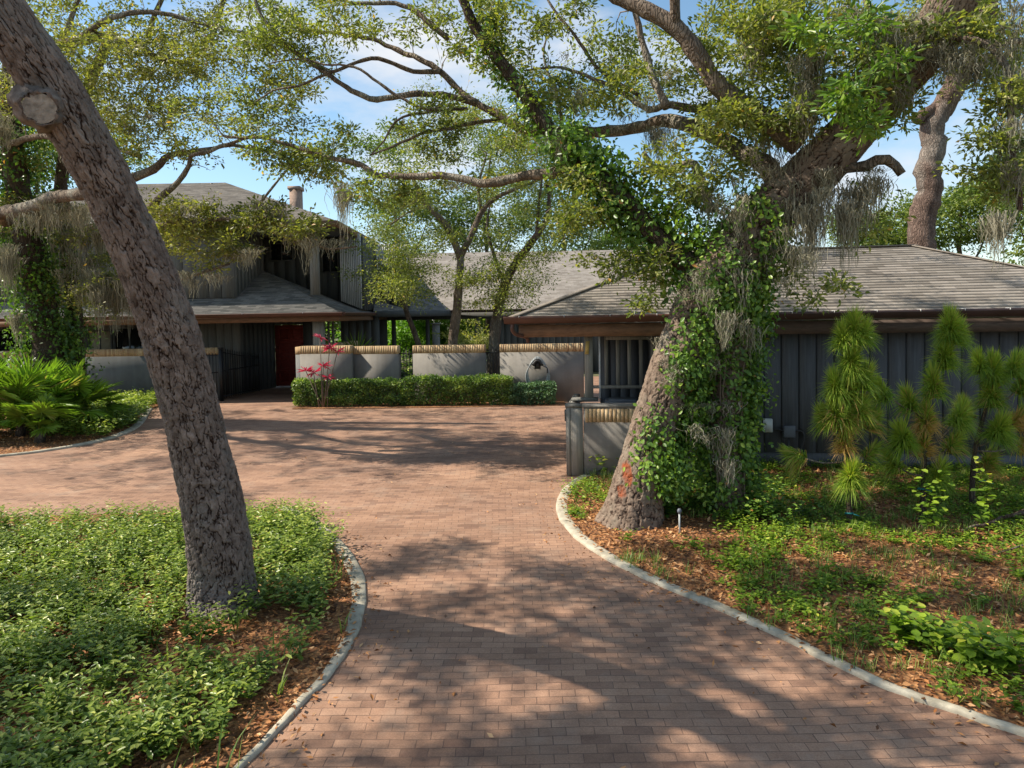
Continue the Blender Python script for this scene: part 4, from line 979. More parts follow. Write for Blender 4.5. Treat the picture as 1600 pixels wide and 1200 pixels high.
# ===== leaning oak (foreground left) =====
path = [(351, 965, 6.78, 116), (348, 925, 6.82, 110), (341, 840, 6.7, 104), (308, 680, 6.45, 96), (270, 540, 6.15, 92), (252, 480, 6.02, 89), (232, 430, 5.9, 87), (182, 320, 5.65, 87), (119, 200, 5.35, 88), (65, 110, 5.15, 87), (-15, 0, 4.95, 88)]
pts = [P(a, b, c) for a, b, c, w in path]; pts[0] = pts[0] + (pts[0] - pts[1]) * 2.2; pts[0][2] = -.3
rad = [w * .885 / 2 / F * c for a, b, c, w in path]
pts += [pts[-1] + np.array([-.45, -.2, .7]), pts[-1] + np.array([-.8, -.35, 1.6])]; rad += [rad[-1] * .95, rad[-1] * .85]
LT = Tree('leaning_oak', 'large leaning trunk with deeply cracked grey bark in the left foreground', (pts[0][0], pts[0][1], 0))
sc = [(P(322, 885, 6.62), .03, .10), (P(410, 905, 6.7), .02, .05)]
_, q, r = bark_trunk('trunk', pts, rad, 360, .008, 24, .18, .030, M['bark_near'], LT.root, flare=.16, seed=4, scar=sc)
LT.nodes(q[::12], r[::12])
# sawn stub facing the camera
sp = P(62, 169, 4.98); tocam = unit(np.array([0, 0, HC]) - sp + np.array([-.6, .3, -.3])); core = P(84, 172, 5.3)
mb = MB(); ax = unit(tocam)
u_ = unit(np.cross(ax, [0, 0, 1.0])); v_ = np.cross(u_, ax); k = 36; ring = []
prof = [(-.22, .19), (-.12, .150), (-.03, .124), (.008, .116), (.012, .109), (.006, .103), (.002, .100)]
a = np.arange(k) / k * 2 * np.pi; wv = 1 + .06 * np.sin(3 * a + 1) + .04 * np.sin(7 * a) + .035 * np.sin(13 * a) + rng.normal(0, .02, k)
Vs = np.vstack([sp + ax * z + (rr_ * wv)[:, None] * (np.cos(a)[:, None] * u_ + np.sin(a)[:, None] * v_) for z, rr_ in prof]); Vs += rng.normal(0, .006, Vs.shape)
i = np.arange(len(prof) - 1)[:, None] * k; j = np.arange(k)[None]; Qs = np.stack([i + j, i + (j + 1) % k, i + k + (j + 1) % k, i + k + j], -1).reshape(-1, 4)
mb.add(Vs, Qs, r=.1); st = mb.build('sawn_stub', M['bark_near'], LT.root, smooth=True)
mb = MB(); nr_ = 9; Vc = [sp + ax * .006]
for m_ in range(1, nr_ + 1):
    for t_ in a: Vc.append(sp + ax * (.006 + rng.normal(0, .0016)) + .103 * m_ / nr_ * (math.cos(t_) * u_ + math.sin(t_) * v_))
mb.add(Vc, [(1 + (m_ - 1) * k + x, 1 + m_ * k + x, 1 + m_ * k + (x + 1) % k, 1 + (m_ - 1) * k + (x + 1) % k) for m_ in range(1, nr_) for x in range(k)], [(0, 1 + x, 1 + (x + 1) % k) for x in range(k)])
mb.build('cut_face', M['cut_wood'], st, smooth=True)
top = pts[-1]
for e, r0 in (((-4.0, 3.0, 8.2), .13), ((-7.5, 6.5, 8.4), .13), ((-8.5, 2.5, 8.8), .14)):
    e = np.array(e); m1 = top + (e - top) * .4 + [0, 0, .35]; LT.limb([top - [0, 0, .2], m1, e, e + (e - m1) * .5], r0, .03, M['bark_limb'])
def cloud(x0, x1, y0, y1, z0, z1, n, patch=None):
    p = np.column_stack([rng.uniform(x0, x1, n * 3), rng.uniform(y0, y1, n * 3), rng.uniform(z0, z1, n * 3)])
    if patch: p = p[vnoise(p[:, :2], patch[0], patch[1]) > patch[2]]
    return p[:n]
def shade_clumps(x0, x1, y0, y1, fd, z0, z1, per=7, step=.5, rad=.25, ok=None):
    """leafy clumps hung where they throw the patches of shade seen on the ground"""
    out = []; ct = 1 / math.tan(R(SUN_EL))
    for X in np.arange(x0, x1, step):
        for Yy in np.arange(y0, y1, step):
            s_ = np.array([X + rng.uniform(-.25, .25), Yy + rng.uniform(-.25, .25), 0.0]); px, py = proj(s_)
            if rng.random() > fd(px, py) * step * step: continue
            z = rng.uniform(z0, z1); c = np.array([s_[0] - z * ct, s_[1] + .04 * z * ct, z])
            if ok and not ok(c): continue
            out.append(c + rng.normal(0, rad, (per, 3)) * [1, 1, .35])
    return np.vstack(out)
def fdens(px, py):
    if py < 855: return .25 if px < 560 else .0
    if px < 520: return 1.1 if py > 980 else .2
    if py < 985: return 1.3 if (px > 880 or px < 740) else .35
    if px < 900: return 1.5
    if px > 1150: return .9
    return 2.6
hid = lambda c: proj(c)[1] < -25 or proj(c)[0] < -20
LT.grow(np.vstack([shade_clumps(-7, 6.5, 2.4, 10.5, fdens, 6.9, 8.8, ok=hid), cloud(-13, -2, 1, 6, 8, 9, 60)]), nl=72, rad=.24)
LT.finish(M['oak_leaf'], M['bark_limb'], Ls=(.08, .13))

# ===== spreading oak (right) =====
SO = Tree('spreading_oak', 'huge live oak with vine covered twin trunks and long limbs over the driveway', (*G(1020, 800)[:2], 0))
tp = [(984, 826, 9.35, 108), (994, 785, 9.4, 88), (1007, 720, 9.45, 74), (1027, 650, 9.5, 70), (1055, 570, 9.55, 74), (1086, 500, 9.6, 80), (1132, 430, 9.6, 104), (1168, 372, 9.55, 92), (1222, 318, 9.45, 82), (1290, 250, 9.2, 74), (1355, 180, 8.95, 68), (1410, 120, 8.7, 64), (1455, 60, 8.5, 70), (1490, 0, 8.3, 66), (1530, -80, 8.1, 60)]
pts = [P(a, b, c) for a, b, c, w in tp]; rad = [w / 2 / F * c for a, b, c, w in tp]; pts[0] = pts[0] + [-.05, 0, 0]; pts[0][2] = -.34
_, qa, ra = bark_trunk('trunk', pts, rad, 240, .011, 20, .17, .032, M['bark_oak'], SO.root, flare=.12, seed=21, scar=[(P(979, 742, 9.25), .07, .17), (P(972, 768, 9.2), .05, .1), (P(1032, 690, 9.2), .04, .05)])
SO.nodes(qa[::8], ra[::8])
tb = [(1142, 800, 9.75, 66), (1136, 740, 9.7, 56), (1136, 640, 9.7, 54), (1142, 560, 9.7, 56), (1150, 480, 9.68, 64), (1150, 420, 9.65, 70)]
ptb = [P(a, b, c) for a, b, c, w in tb]; rb = [w / 2 / F * c for a, b, c, w in tb]; ptb[0][2] = -.05
_, qb, rb2 = bark_trunk('trunk', ptb, rb, 120, .016, 12, .14, .022, M['bark_oak'], SO.root, flare=.1, seed=31)
def L_(pix, r0, r1, sides=10, mat='bark_limb', wig=.03):
    return SO.limb([P(*p) for p in pix], r0, r1, M[mat], sides=sides, wig=wig)
# limb C (ivy laden)
pc = [(1128, 440, 9.6), (1075, 410, 9.7), (1010, 350, 9.9), (950, 292, 10.1), (890, 238, 10.3), (830, 165, 10.5), (775, 86, 10.6), (735, 25, 10.6), (705, -60, 10.6)]
L_(pc, .17, .06, 14, 'bark_dark')
qc, rc = resample([P(*p) for p in pc], np.linspace(.17, .06, len(pc)), .1)
L_([(895, 256, 10.3), (865, 270, 10.5), (825, 274, 10.7), (760, 286, 10.9), (735, 282, 11), (700, 277, 11.1), (640, 276, 11.3), (592, 274, 11.5), (560, 255, 11.7), (520, 246, 11.9), (478, 232, 12), (420, 218, 12.2), (350, 212, 12.4)], .085, .02)
L_([(1215, 300, 9.4), (1196, 258, 9.5), (1165, 240, 9.8), (1120, 214, 10.2), (1075, 196, 10.6), (1040, 190, 10.9), (1000, 200, 11.2), (940, 206, 11.5), (880, 205, 11.7), (830, 205, 11.8), (800, 196, 11.9), (775, 178, 12), (745, 160, 12.1), (705, 130, 12.3), (660, 96, 12.4), (620, 76, 12.6), (575, 60, 12.7), (520, 52, 12.9), (450, 40, 13)], .13, .025)
L_([(745, 162, 12.1), (700, 150, 12.1), (640, 148, 12.1), (590, 156, 12.1), (565, 150, 12.1), (520, 122, 12.2), (468, 88, 12.3), (418, 42, 12.4), (400, 0, 12.5), (385, -50, 12.6)], .06, .03)
L_([(690, 112, 12.3), (650, 112, 12.2), (600, 96, 12.2), (560, 98, 12.2), (518, 116, 12.2), (470, 132, 12.3), (430, 140, 12.4), (400, 158, 12.5)], .045, .014)
L_([(780, 188, 12), (745, 190, 11.8), (700, 203, 11.7), (660, 208, 11.7), (610, 232, 11.6), (580, 244, 11.6)], .04, .014)
L_([(730, 170, 12), (690, 172, 11.8), (640, 178, 11.7), (618, 190, 11.7), (600, 220, 11.7), (578, 243, 11.8)], .032, .01)
L_([(690, 170, 11.5), (650, 165, 11.5), (560, 108, 11.6), (510, 100, 11.6), (470, 92, 11.7), (420, 100, 11.8)], .03, .01)
L_([(1250, 225, 9.2), (1200, 190, 9.2), (1160, 165, 9.2), (1124, 135, 9.2), (1088, 84, 9.2), (1052, 40, 9.2), (1010, 18, 9.3), (975, 2, 9.4), (930, -30, 9.5)], .15, .08, 12)
L_([(1056, 46, 9.2), (1054, 20, 9.1), (1055, -40, 9)], .08, .06)
L_([(1042, 168, 9.6), (1030, 140, 9.7), (1018, 110, 9.8), (1005, 60, 9.9), (1000, 34, 9.9), (985, -10, 10)], .06, .04)
L_([(1130, 180, 9.9), (1090, 172, 10.2), (1045, 165, 10.5), (1015, 172, 10.7), (980, 150, 10.9), (935, 125, 11), (880, 108, 11.2), (820, 110, 11.4)], .07, .015)
L_([(1300, 262, 9.1), (1335, 262, 9.0), (1362, 258, 8.95), (1372, 250, 8.9), (1388, 250, 8.9), (1404, 262, 8.9), (1409, 273, 8.9)], .075, .055, 12)
L_([(1110, 330, 9.6), (1090, 262, 9.8), (1072, 255, 10), (1045, 268, 10.1), (1020, 258, 10.2), (1005, 235, 10.3)], .07, .03)
L_([(1420, 105, 8.7), (1395, 60, 8.5), (1370, 30, 8.4), (1352, -10, 8.3)], .06, .03, mat='bark_pale')
L_([(1470, 40, 8.4), (1520, 60, 8.3), (1560, 65, 8.2), (1640, 60, 8.1)], .06, .03)
L_([(1440, 80, 8.5), (1470, 55, 8.3), (1510, 62, 8.2), (1545, 68, 8.1), (1575, 120, 8), (1582, 220, 7.9), (1590, 330, 7.9)], .05, .03, mat='bark_pale')
L_([(1000, 150, 11), (940, 110, 11.2), (900, 60, 11.3), (860, 10, 11.4), (840, -40, 11.5)], .035, .015)
L_([(880, 205, 11.7), (870, 150, 11.8), (850, 90, 11.9), (860, 30, 12)], .03, .012)
L_([(700, 60, 11.5), (640, 12, 11.7), (560, 5, 11.8), (500, -10, 12)], .05, .02); 
tg = np.vstack([cloud(-1.5, 5, 13.0, 16, 6.9, 8.4, 14)[rng.integers(0, 14, 150)] + rng.normal(0, .3, (150, 3)) * [1, 1, .4],
    blob(1270, 70, 150, 110, 8.9, 1.3, 340), blob(1150, 60, 130, 100, 9.6, 1.2, 210), blob(1180, 180, 110, 90, 9.4, .9, 260), blob(1090, 250, 80, 90, 9.8, .7, 150),
    blob(1350, 120, 80, 110, 8.5, .6, 120), blob(950, 90, 150, 110, 11, 1.4, 240), blob(850, 160, 90, 100, 11, 1.0, 110), blob(780, 40, 110, 80, 11.2, 1.0, 140),
    blob(930, 330, 80, 100, 10.2, .7, 150), blob(1010, 420, 60, 70, 9.7, .5, 60), blob(600, 40, 220, 80, 12.2, 1.6, 190), blob(480, 70, 150, 90, 12.6, 1.4, 130), blob(640, 190, 130, 60, 11.8, .6, 90),
    blob(660, 290, 140, 45, 11.4, .8, 80), blob(470, 240, 110, 40, 12.2, .6, 90), blob(380, 190, 110, 60, 12.6, .9, 80),
    blob(1480, 60, 130, 90, 8.6, 1.0, 200), blob(1560, 160, 60, 130, 8.0, .7, 100), blob(1570, 300, 40, 60, 7.9, .4, 30), blob(1240, 440, 70, 40, 9.0, .4, 36), blob(1340, 330, 40, 50, 8.9, .3, 14), blob(960, 440, 30, 50, 9.9, .3, 10),
    blob(1000, -80, 600, 60, 10.5, 2.5, 420)])
SO.grow(tg, nl=21, rad=.14)
SO.finish(M['oak_leaf'], M['twig'], Ls=(.06, .105), wr=.42)
# bigger fresh leaves close to the camera
SO.N.append(np.array([P(1345, 40, 7.2), P(1340, 90, 7.0), P(1335, 140, 6.9)])); SO.Rd.append(np.array([.02, .015, .01]))
SO.grow(np.vstack([blob(1340, 170, 60, 60, 7.0, .3, 26, 4), blob(1300, 60, 90, 60, 7.3, .4, 18, 4), blob(1390, 110, 50, 60, 7.3, .3, 10, 3)]), nl=20, rad=.13)
SO.finish(M['big_leaf'], M['bark_limb'], Ls=(.07, .12), wr=.36, shape=6, cname='leaf_spray')
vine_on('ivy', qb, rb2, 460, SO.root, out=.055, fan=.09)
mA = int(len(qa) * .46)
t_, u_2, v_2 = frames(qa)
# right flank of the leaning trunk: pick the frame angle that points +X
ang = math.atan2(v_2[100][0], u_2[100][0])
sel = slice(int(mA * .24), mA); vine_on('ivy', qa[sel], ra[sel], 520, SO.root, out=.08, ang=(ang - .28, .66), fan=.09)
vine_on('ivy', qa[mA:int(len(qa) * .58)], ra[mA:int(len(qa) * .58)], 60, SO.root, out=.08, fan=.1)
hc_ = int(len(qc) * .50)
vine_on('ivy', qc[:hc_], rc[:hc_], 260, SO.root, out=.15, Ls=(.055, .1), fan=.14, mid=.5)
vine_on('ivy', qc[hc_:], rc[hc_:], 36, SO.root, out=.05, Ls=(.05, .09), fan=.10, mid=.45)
base_v = np.array([[G(1140, 800)[0] + a, G(1140, 800)[1] + b] for a, b in rng.normal(0, .35, (46, 2))] + [[G(1040, 800)[0] + a, G(1040, 800)[1] + b] for a, b in rng.normal(0, .22, (24, 2))])
plants('ivy_skirt', base_v, .03, .38, M['ivy'], '', '', parent=SO.root, stems=(5, 9), per=9, Lr=(.06, .1), wr=.6, spread=.25, kind=False)
# hanging vine stems between the trunks
mb = MB()
for px0, py0, px1, py1 in ((1120, 500, 1128, 790), (1135, 560, 1122, 780), (1085, 520, 1095, 640), (1160, 520, 1165, 780)):
    a, b_ = P(px0, py0, 9.4), P(px1, py1, 9.45); x = np.linspace(0, 1, 14)[:, None]; qv = a + (b_ - a) * x + np.sin(x * 9 + rng.random() * 6) * [.03, .02, 0] + rng.normal(0, .012, (14, 3)); mb.tube(qv, .012, 5)
mb.build('vine_stems', M['vine_stem'], SO.root, smooth=True)
# spanish moss
def mt(px, py, Y, sx, sy, n, dY=.15): return [P(px + rng.normal(0, sx), py + rng.normal(0, sy), Y + rng.normal(0, dY)) for _ in range(n)]
for a in (((1130, 330, 9.2, 14, 20, 4), (.4, .9)), ((1105, 300, 9.3, 14, 20, 3), (.4, .8)), ((1155, 400, 9.1, 12, 18, 6), (.4, .9)), ((1100, 440, 9.2, 18, 26, 8), (.25, .6)), ((1120, 560, 9.3, 20, 30, 8), (.2, .5)), ((1090, 640, 9.2, 14, 20, 4), (.2, .4)), ((1045, 570, 9.2, 12, 26, 6), (.15, .4)), ((1130, 680, 9.3, 10, 20, 5), (.4, .9)), ((1145, 420, 9.15, 20, 20, 6), (.3, .7)),
          ((1260, 150, 8.8, 8, 20, 8), (.7, 1.3)), ((1270, 90, 8.8, 12, 20, 6), (.4, .9)), ((1180, 75, 9.4, 8, 8, 4), (.4, .8)), ((1185, 50, 9.2, 16, 12, 5), (.4, .8)), ((1240, 310, 9.1, 10, 14, 6), (.5, 1.2)), ((1290, 300, 8.9, 8, 12, 7), (.5, 1.2)), ((1320, 320, 8.85, 10, 8, 8), (.6, 1.3)), ((1262, 330, 8.9, 10, 8, 8), (.6, 1.4)), ((1360, 285, 8.8, 8, 6, 5), (.5, 1.0)), ((1335, 290, 8.9, 10, 8, 7), (.5, 1.1)), ((1250, 380, 8.8, 12, 12, 4), (.3, .7)), ((1410, 110, 8.4, 20, 25, 10), (.2, .6)), ((1450, 60, 8.3, 20, 20, 8), (.2, .6)), ((1380, 70, 8.3, 14, 20, 6), (.3, .8)),
          ((1370, 262, 8.85, 16, 4, 3), (.1, .4)), ((880, 222, 10.2, 14, 6, 5), (.25, .5)), ((910, 228, 10.2, 12, 6, 5), (.25, .5)), ((1030, 200, 10.5, 8, 6, 5), (.5, .9)), ((1045, 260, 10, 16, 5, 5), (.1, .4)), ((535, 300, 11.5, 3, 5, 7), (.6, 1.1)), ((700, 285, 11, 30, 4, 3), (.1, .3)), ((1585, 110, 7.9, 6, 40, 12), (.5, 1.2)), ((1578, 250, 7.8, 8, 30, 8), (.4, 1.0)), ((1530, 90, 8.1, 14, 14, 7), (.3, .7)), ((1560, 340, 7.8, 5, 20, 4), (.4, .9)), ((1200, 240, 9.2, 20, 30, 7), (.3, .8)), ((1160, 300, 9.1, 16, 30, 5), (.4, .9)), ((1420, 30, 8.2, 40, 20, 8), (.3, .7)), ((1500, 80, 8.0, 30, 14, 8), (.3, .6)), ((1150, 500, 9.1, 16, 20, 5), (.3, .7)),
          ((1050, 130, 9.6, 40, 40, 5), (.2, .5)), ((960, 150, 10.6, 50, 40, 5), (.2, .4)), ((1215, 400, 9, 14, 20, 6), (.3, .8)), ((850, 205, 11.2, 20, 8, 4), (.1, .3))):
    moss('moss_clump', mt(*a[0]), a[1], SO.root, n=44, w=.006)

# ===== ivy covered tree at far left =====
NT = Tree('ivy_covered_oak', 'oak smothered in dark ivy and moss beside the palmettos at far left', (*P(75, 640, 19.5)[:2], 0))
b0 = P(82, 640, 19.5); b0[2] = -.05
pn = [b0, P(76, 560, 19.5), P(60, 450, 19.3), P(40, 350, 19), P(22, 250, 18.6), P(15, 140, 18.2), P(30, 20, 17.8)]
NT.limb(pn, .42, .2, M['bark_dark'], 'trunk', 14, step=.25)
qn, rn = resample(pn, np.linspace(.42, .2, len(pn)), .2)
b1 = P(122, 640, 20.2); b1[2] = -.05
NT.limb([b1, P(119, 560, 20.2), P(117, 480, 20.1), P(108, 400, 19.8), P(95, 300, 19.4), P(120, 180, 19), P(170, 60, 18.6)], .24, .12, M['bark_dark'], 'trunk', 10, step=.25)
def NL(pix, r0, r1): NT.limb([P(*p) for p in pix], r0, r1, M['bark_limb'], step=.2, wig=.05)
NL([(10, 345, 17.5), (0, 335, 17), (30, 325, 16.5), (60, 318, 16), (95, 309, 15.5), (125, 303, 15), (170, 310, 14.8), (230, 330, 14.5), (300, 350, 14.2)], .17, .09)
NL([(230, 330, 14.5), (255, 300, 14.3), (275, 280, 14.2), (296, 255, 14.1), (300, 238, 14), (330, 235, 14), (400, 215, 14), (460, 235, 14), (520, 245, 14)], .07, .02)
NL([(180, 290, 15), (220, 272, 15), (245, 260, 15), (265, 243, 15), (290, 238, 15)], .11, .06)
NL([(290, 238, 15), (330, 232, 15), (360, 226, 15), (420, 236, 14.8), (500, 245, 14.5), (560, 262, 14.2)], .05, .02)
NL([(40, 60, 17), (80, 70, 16), (120, 66, 15.5), (160, 56, 15.3), (190, 66, 15.2), (215, 68, 15.1), (250, 90, 15), (300, 100, 15)], .12, .04)
NL([(120, 64, 15.5), (170, 30, 15), (230, 20, 15), (330, 40, 15), (420, 60, 15), (520, 110, 15)], .07, .02)
NL([(10, 225, 18), (35, 218, 17), (70, 212, 16), (150, 225, 15.5), (220, 245, 15)], .08, .05)
NL([(300, 350, 14.2), (330, 345, 14), (350, 340, 14), (400, 342, 13.8), (450, 350, 13.7), (480, 375, 13.6), (520, 388, 13.5), (560, 385, 13.5)], .06, .015)
NL([(240, 430, 14.8), (280, 432, 14.5), (320, 425, 14.2), (360, 415, 14.1)], .06, .02)
NL([(395, 330, 13.9), (420, 300, 13.8), (445, 270, 13.7), (480, 245, 13.6)], .03, .015)
for px in (100, 230, 330): NL([(px, 60, 16), (px + 30, -20, 16), (px + 90, -80, 16)], .06, .03)
tg = np.vstack([blob(280, 60, 200, 90, 15.3, 2.0, 350), blob(200, 110, 130, 90, 15.5, 1.5, 240), blob(390, 150, 140, 80, 14.6, 1.2, 200), blob(60, 60, 90, 110, 16.5, 1.2, 180), blob(270, 200, 110, 70, 15, 1, 130),
                blob(330, 385, 90, 42, 14.1, .5, 170, 9, .013), blob(300, 330, 90, 25, 14.3, .5, 70, 9, .013), blob(400, 340, 100, 30, 13.9, .5, 90, 9, .013), blob(260, 355, 50, 35, 14.3, .4, 50), blob(470, 360, 60, 25, 13.6, .4, 50), blob(150, 400, 60, 90, 19, .8, 190), blob(190, 440, 50, 60, 18.6, .6, 110), blob(60, 420, 90, 90, 19.6, .8, 190), blob(200, 340, 50, 40, 18.6, .8, 60), blob(20, 320, 60, 80, 18.5, .8, 110), blob(470, 265, 90, 40, 13.9, .7, 70), blob(150, -60, 350, 50, 16, 2.5, 260),
                shade_clumps(-9, 1.6, 12.5, 22.5, lambda a, b: 2.2 if b < 760 else .5, 7.6, 9.4, per=7, rad=.3, ok=lambda c: c[0] < -7.3)])
NT.grow(tg, nl=19, rad=.15)
NT.finish(M['oak_leaf_yellow'], M['twig'], Ls=(.07, .115), wr=.42)
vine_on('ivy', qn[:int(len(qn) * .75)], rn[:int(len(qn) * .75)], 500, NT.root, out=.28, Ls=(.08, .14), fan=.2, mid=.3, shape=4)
for a in (((10, 200, 17, 12, 14, 7), (.5, 1.2)), ((50, 130, 16.5, 20, 20, 6), (.5, 1.2)), ((60, 330, 16.2, 30, 4, 9), (.5, 1.1)), ((100, 320, 15.5, 20, 4, 6), (.4, .9)), ((10, 400, 18, 6, 14, 7), (.8, 1.6)), ((35, 500, 18.8, 5, 12, 5), (.6, 1.3)), ((150, 430, 18.5, 16, 14, 10), (.8, 1.6)), ((185, 460, 18.5, 14, 12, 10), (.7, 1.4)), ((200, 440, 18.3, 8, 10, 6), (.8, 1.8)), ((170, 440, 18.2, 22, 14, 14), (.9, 1.9)), ((230, 450, 18.0, 12, 12, 6), (.7, 1.3)), ((130, 360, 18.6, 20, 14, 8), (.6, 1.4)),
          ((300, 335, 14, 6, 8, 4), (.3, .8)), ((375, 390, 13.9, 20, 8, 5), (.2, .5)), ((320, 430, 14.1, 22, 4, 6), (.2, .5)), ((430, 320, 13.8, 10, 8, 4), (.3, .7)), ((480, 372, 13.5, 14, 6, 7), (.2, .7)), ((230, 170, 15, 20, 20, 4), (.2, .6)), ((130, 250, 16, 30, 16, 6), (.5, 1.1))):
    moss('moss_clump', mt(*a[0]), a[1], NT.root, n=60, w=.009, spread=.14)
moss('moss_clump', mt(60, 330, 19, 50, 60, 20), (.6, 1.4), NT.root, n=50, w=.01, spread=.16)

# ===== courtyard trees =====
def small_tree(name, label, trunk, limbs, blobs, leafm, nl=24, Ls=(.07, .12), r=(.2, .08), rad=.3, barkm='bark_limb', group=None, z0=True):
    pts = [P(*p) for p in trunk]
    if z0: pts[0][2] = -.02
    T = Tree(name, label, (pts[0][0], pts[0][1], 0), group=group)
    T.limb(pts, r[0], r[1], M[barkm], 'trunk', 10, step=.25, wig=.04)
    for l, a, b in limbs: T.limb([P(*p) for p in l], a, b, M[barkm], step=.25, wig=.05)
    T.grow(np.vstack([blob(*b) for b in blobs]), nl=nl, rad=rad); T.finish(leafm, M[barkm], Ls=Ls); return T
small_tree('courtyard_oak', 'slim oak with forked pale limbs rising behind the middle wall panel', [(704, 590, 24.5), (708, 540, 24.5), (716, 470, 24.4), (720, 400, 24.4)],
    [([(720, 405, 24.4), (700, 355, 24.3), (668, 322, 24.2), (650, 290, 24.1), (640, 262, 24)], .13, .05), ([(720, 400, 24.4), (740, 360, 24.4), (752, 330, 24.4), (775, 308, 24.3), (810, 292, 24.2), (850, 278, 24.2)], .12, .04), ([(668, 322, 24.2), (640, 330, 24), (610, 350, 24)], .05, .02), ([(752, 330, 24.4), (748, 290, 24.4), (760, 240, 24.5)], .06, .03)],
    [(640, 370, 75, 70, 24, 1.3, 180), (700, 250, 130, 80, 24.5, 2, 230), (740, 430, 50, 45, 24, 1, 90), (620, 440, 50, 50, 24, 1, 110), (700, 180, 80, 50, 25, 1.4, 110), (850, 240, 50, 40, 24.4, 1, 60)], M['oak_leaf'], r=(.21, .12), nl=32)
small_tree('courtyard_oak', 'oak with dark trunk in the gap beside the right wall panel', [(768, 615, 24), (770, 560, 24), (776, 500, 24), (790, 445, 23.9), (812, 400, 23.9)],
    [([(812, 402, 23.9), (838, 370, 23.8), (855, 345, 23.8), (858, 300, 23.8), (848, 265, 23.8)], .13, .04), ([(790, 445, 23.9), (770, 400, 24), (760, 360, 24), (765, 320, 24)], .08, .03), ([(838, 370, 23.8), (842, 320, 23.8), (846, 280, 23.8)], .06, .03)],
    [(800, 440, 60, 50, 23.6, 1, 130), (840, 400, 40, 60, 23.7, .9, 70), (800, 340, 60, 60, 23.9, 1, 60), (850, 230, 60, 45, 24, 1, 60)], M['oak_leaf'], r=(.23, .13), barkm='bark_dark', nl=32)
small_tree('courtyard_sapling', 'thin leaning tree behind the left wall panel below the slatted upper wall', [(662, 600, 26), (655, 545, 26), (636, 490, 26), (622, 440, 26), (612, 400, 26)], [([(622, 440, 26), (600, 420, 26), (585, 405, 26)], .05, .02)], [(610, 420, 55, 60, 26, 1, 120), (590, 370, 40, 40, 26, .8, 60)], M['oak_leaf'], r=(.13, .06), barkm='bark_dark')

# ===== background trees =====
BT = Tree('gnarled_oak', 'knobbly bare oak trunk rising behind the garage roof at right', (*P(1437, 500, 20)[:2], 0))
bp = P(1436, 500, 20); bp[2] = 0
BT.limb([bp, P(1437, 440, 20), P(1438, 400, 20), P(1441, 350, 20), P(1450, 300, 20), P(1450, 262, 20), P(1460, 228, 20), P(1454, 198, 20), P(1472, 170, 20), P(1488, 140, 19.8), P(1503, 112, 19.6), P(1525, 60, 19.4), P(1550, -20, 19)], .37, .27, M['bark_pale'], 'trunk', 20, step=.13, wig=.055)
BT.limb([P(1470, 165, 20), P(1440, 180, 19.9), P(1432, 192, 19.9)], .16, .14, M['bark_pale'], sides=12, step=.1)
BT.limb([P(1503, 112, 19.6), P(1480, 90, 19.4), P(1470, 60, 19.4), P(1440, 20, 19.4)], .16, .08, M['bark_dark'])
BT.limb([P(1480, 150, 19.8), P(1520, 92, 19.6), P(1560, 100, 19.5), P(1585, 140, 19.5)], .12, .06, M['bark_pale'])
BT.grow(np.vstack([blob(1500, 30, 90, 60, 19.5, 2, 130), blob(1570, 120, 50, 60, 19, 1, 60), blob(1440, -20, 100, 40, 19.5, 2, 60)]), nl=26, rad=.35); BT.finish(M['oak_leaf'], M['bark_dark'], Ls=(.1, .16))
def far_tree(label, px, Y, top, blobs, leafm='far_leaf', name='background_tree', r=.2, group='trees behind the house', **k):
    b = P(px, 500, Y); b[2] = 0
    T = Tree(name, label, b, group=group)
    T.limb([b, P(px + 4, 440, Y), P(px - 3, (440 + top) / 2, Y), P(px + 6, top, Y)], r, r * .3, M['bark_pale'], 'trunk', 8, step=.5, wig=.1)
    for s_ in (-1, 1): T.limb([P(px, 430, Y), P(px + s_ * 25, 400, Y), P(px + s_ * 45, max(top, 350), Y)], r * .5, r * .15, M['bark_pale'], sides=6, step=.5, wig=.1)
    T.grow(np.vstack([blob(*b_) for b_ in blobs]), nl=k.get('nl', 26), rad=k.get('rad', .55)); T.finish(M[leafm], M['bark_pale'], Ls=(.16, .28), wr=.5)
far_tree('tall airy tree behind the rear roof, left of the vine covered limb', 885, 52, 300, [(880, 320, 70, 60, 52, 3, 150), (930, 385, 60, 25, 52, 3, 90), (840, 290, 60, 40, 52, 2, 60)])
far_tree('low rounded tree showing just over the middle of the rear roof ridge', 965, 55, 370, [(960, 385, 60, 25, 55, 3, 120), (1010, 370, 50, 30, 55, 3, 90)])
far_tree('wide yellow green tree behind the right end of the garage roof', 1500, 40, 300, [(1500, 340, 90, 55, 40, 3, 330), (1560, 300, 60, 60, 40, 3, 200), (1590, 240, 40, 50, 40, 2, 90)])
far_tree('pale green tree behind the garage roof, left of the gnarled trunk', 1380, 44, 330, [(1385, 365, 60, 40, 44, 3, 220), (1330, 350, 50, 30, 44, 2, 60)])
far_tree('tree beyond the garage at the right edge of the view', 1640, 36, 260, [(1640, 330, 60, 90, 36, 3, 260)])
far_tree('dense tree behind the junction of upper house and rear wing', 620, 50, 260, [(640, 330, 90, 80, 50, 3, 330), (600, 240, 60, 50, 50, 3, 120)])
far_tree('tree behind the rear wing between the two courtyard oaks', 760, 50, 240, [(760, 330, 90, 70, 50, 3, 300), (780, 220, 70, 60, 50, 3, 160)])
far_tree('feathery tree rising behind the far left of the house', 60, 46, 200, [(60, 260, 110, 80, 46, 3, 260), (160, 240, 60, 60, 46, 3, 100)])
far_tree('tree outside the left edge beyond the courtyard wall', -120, 34, 150, [(-110, 300, 110, 150, 34, 3, 260)])
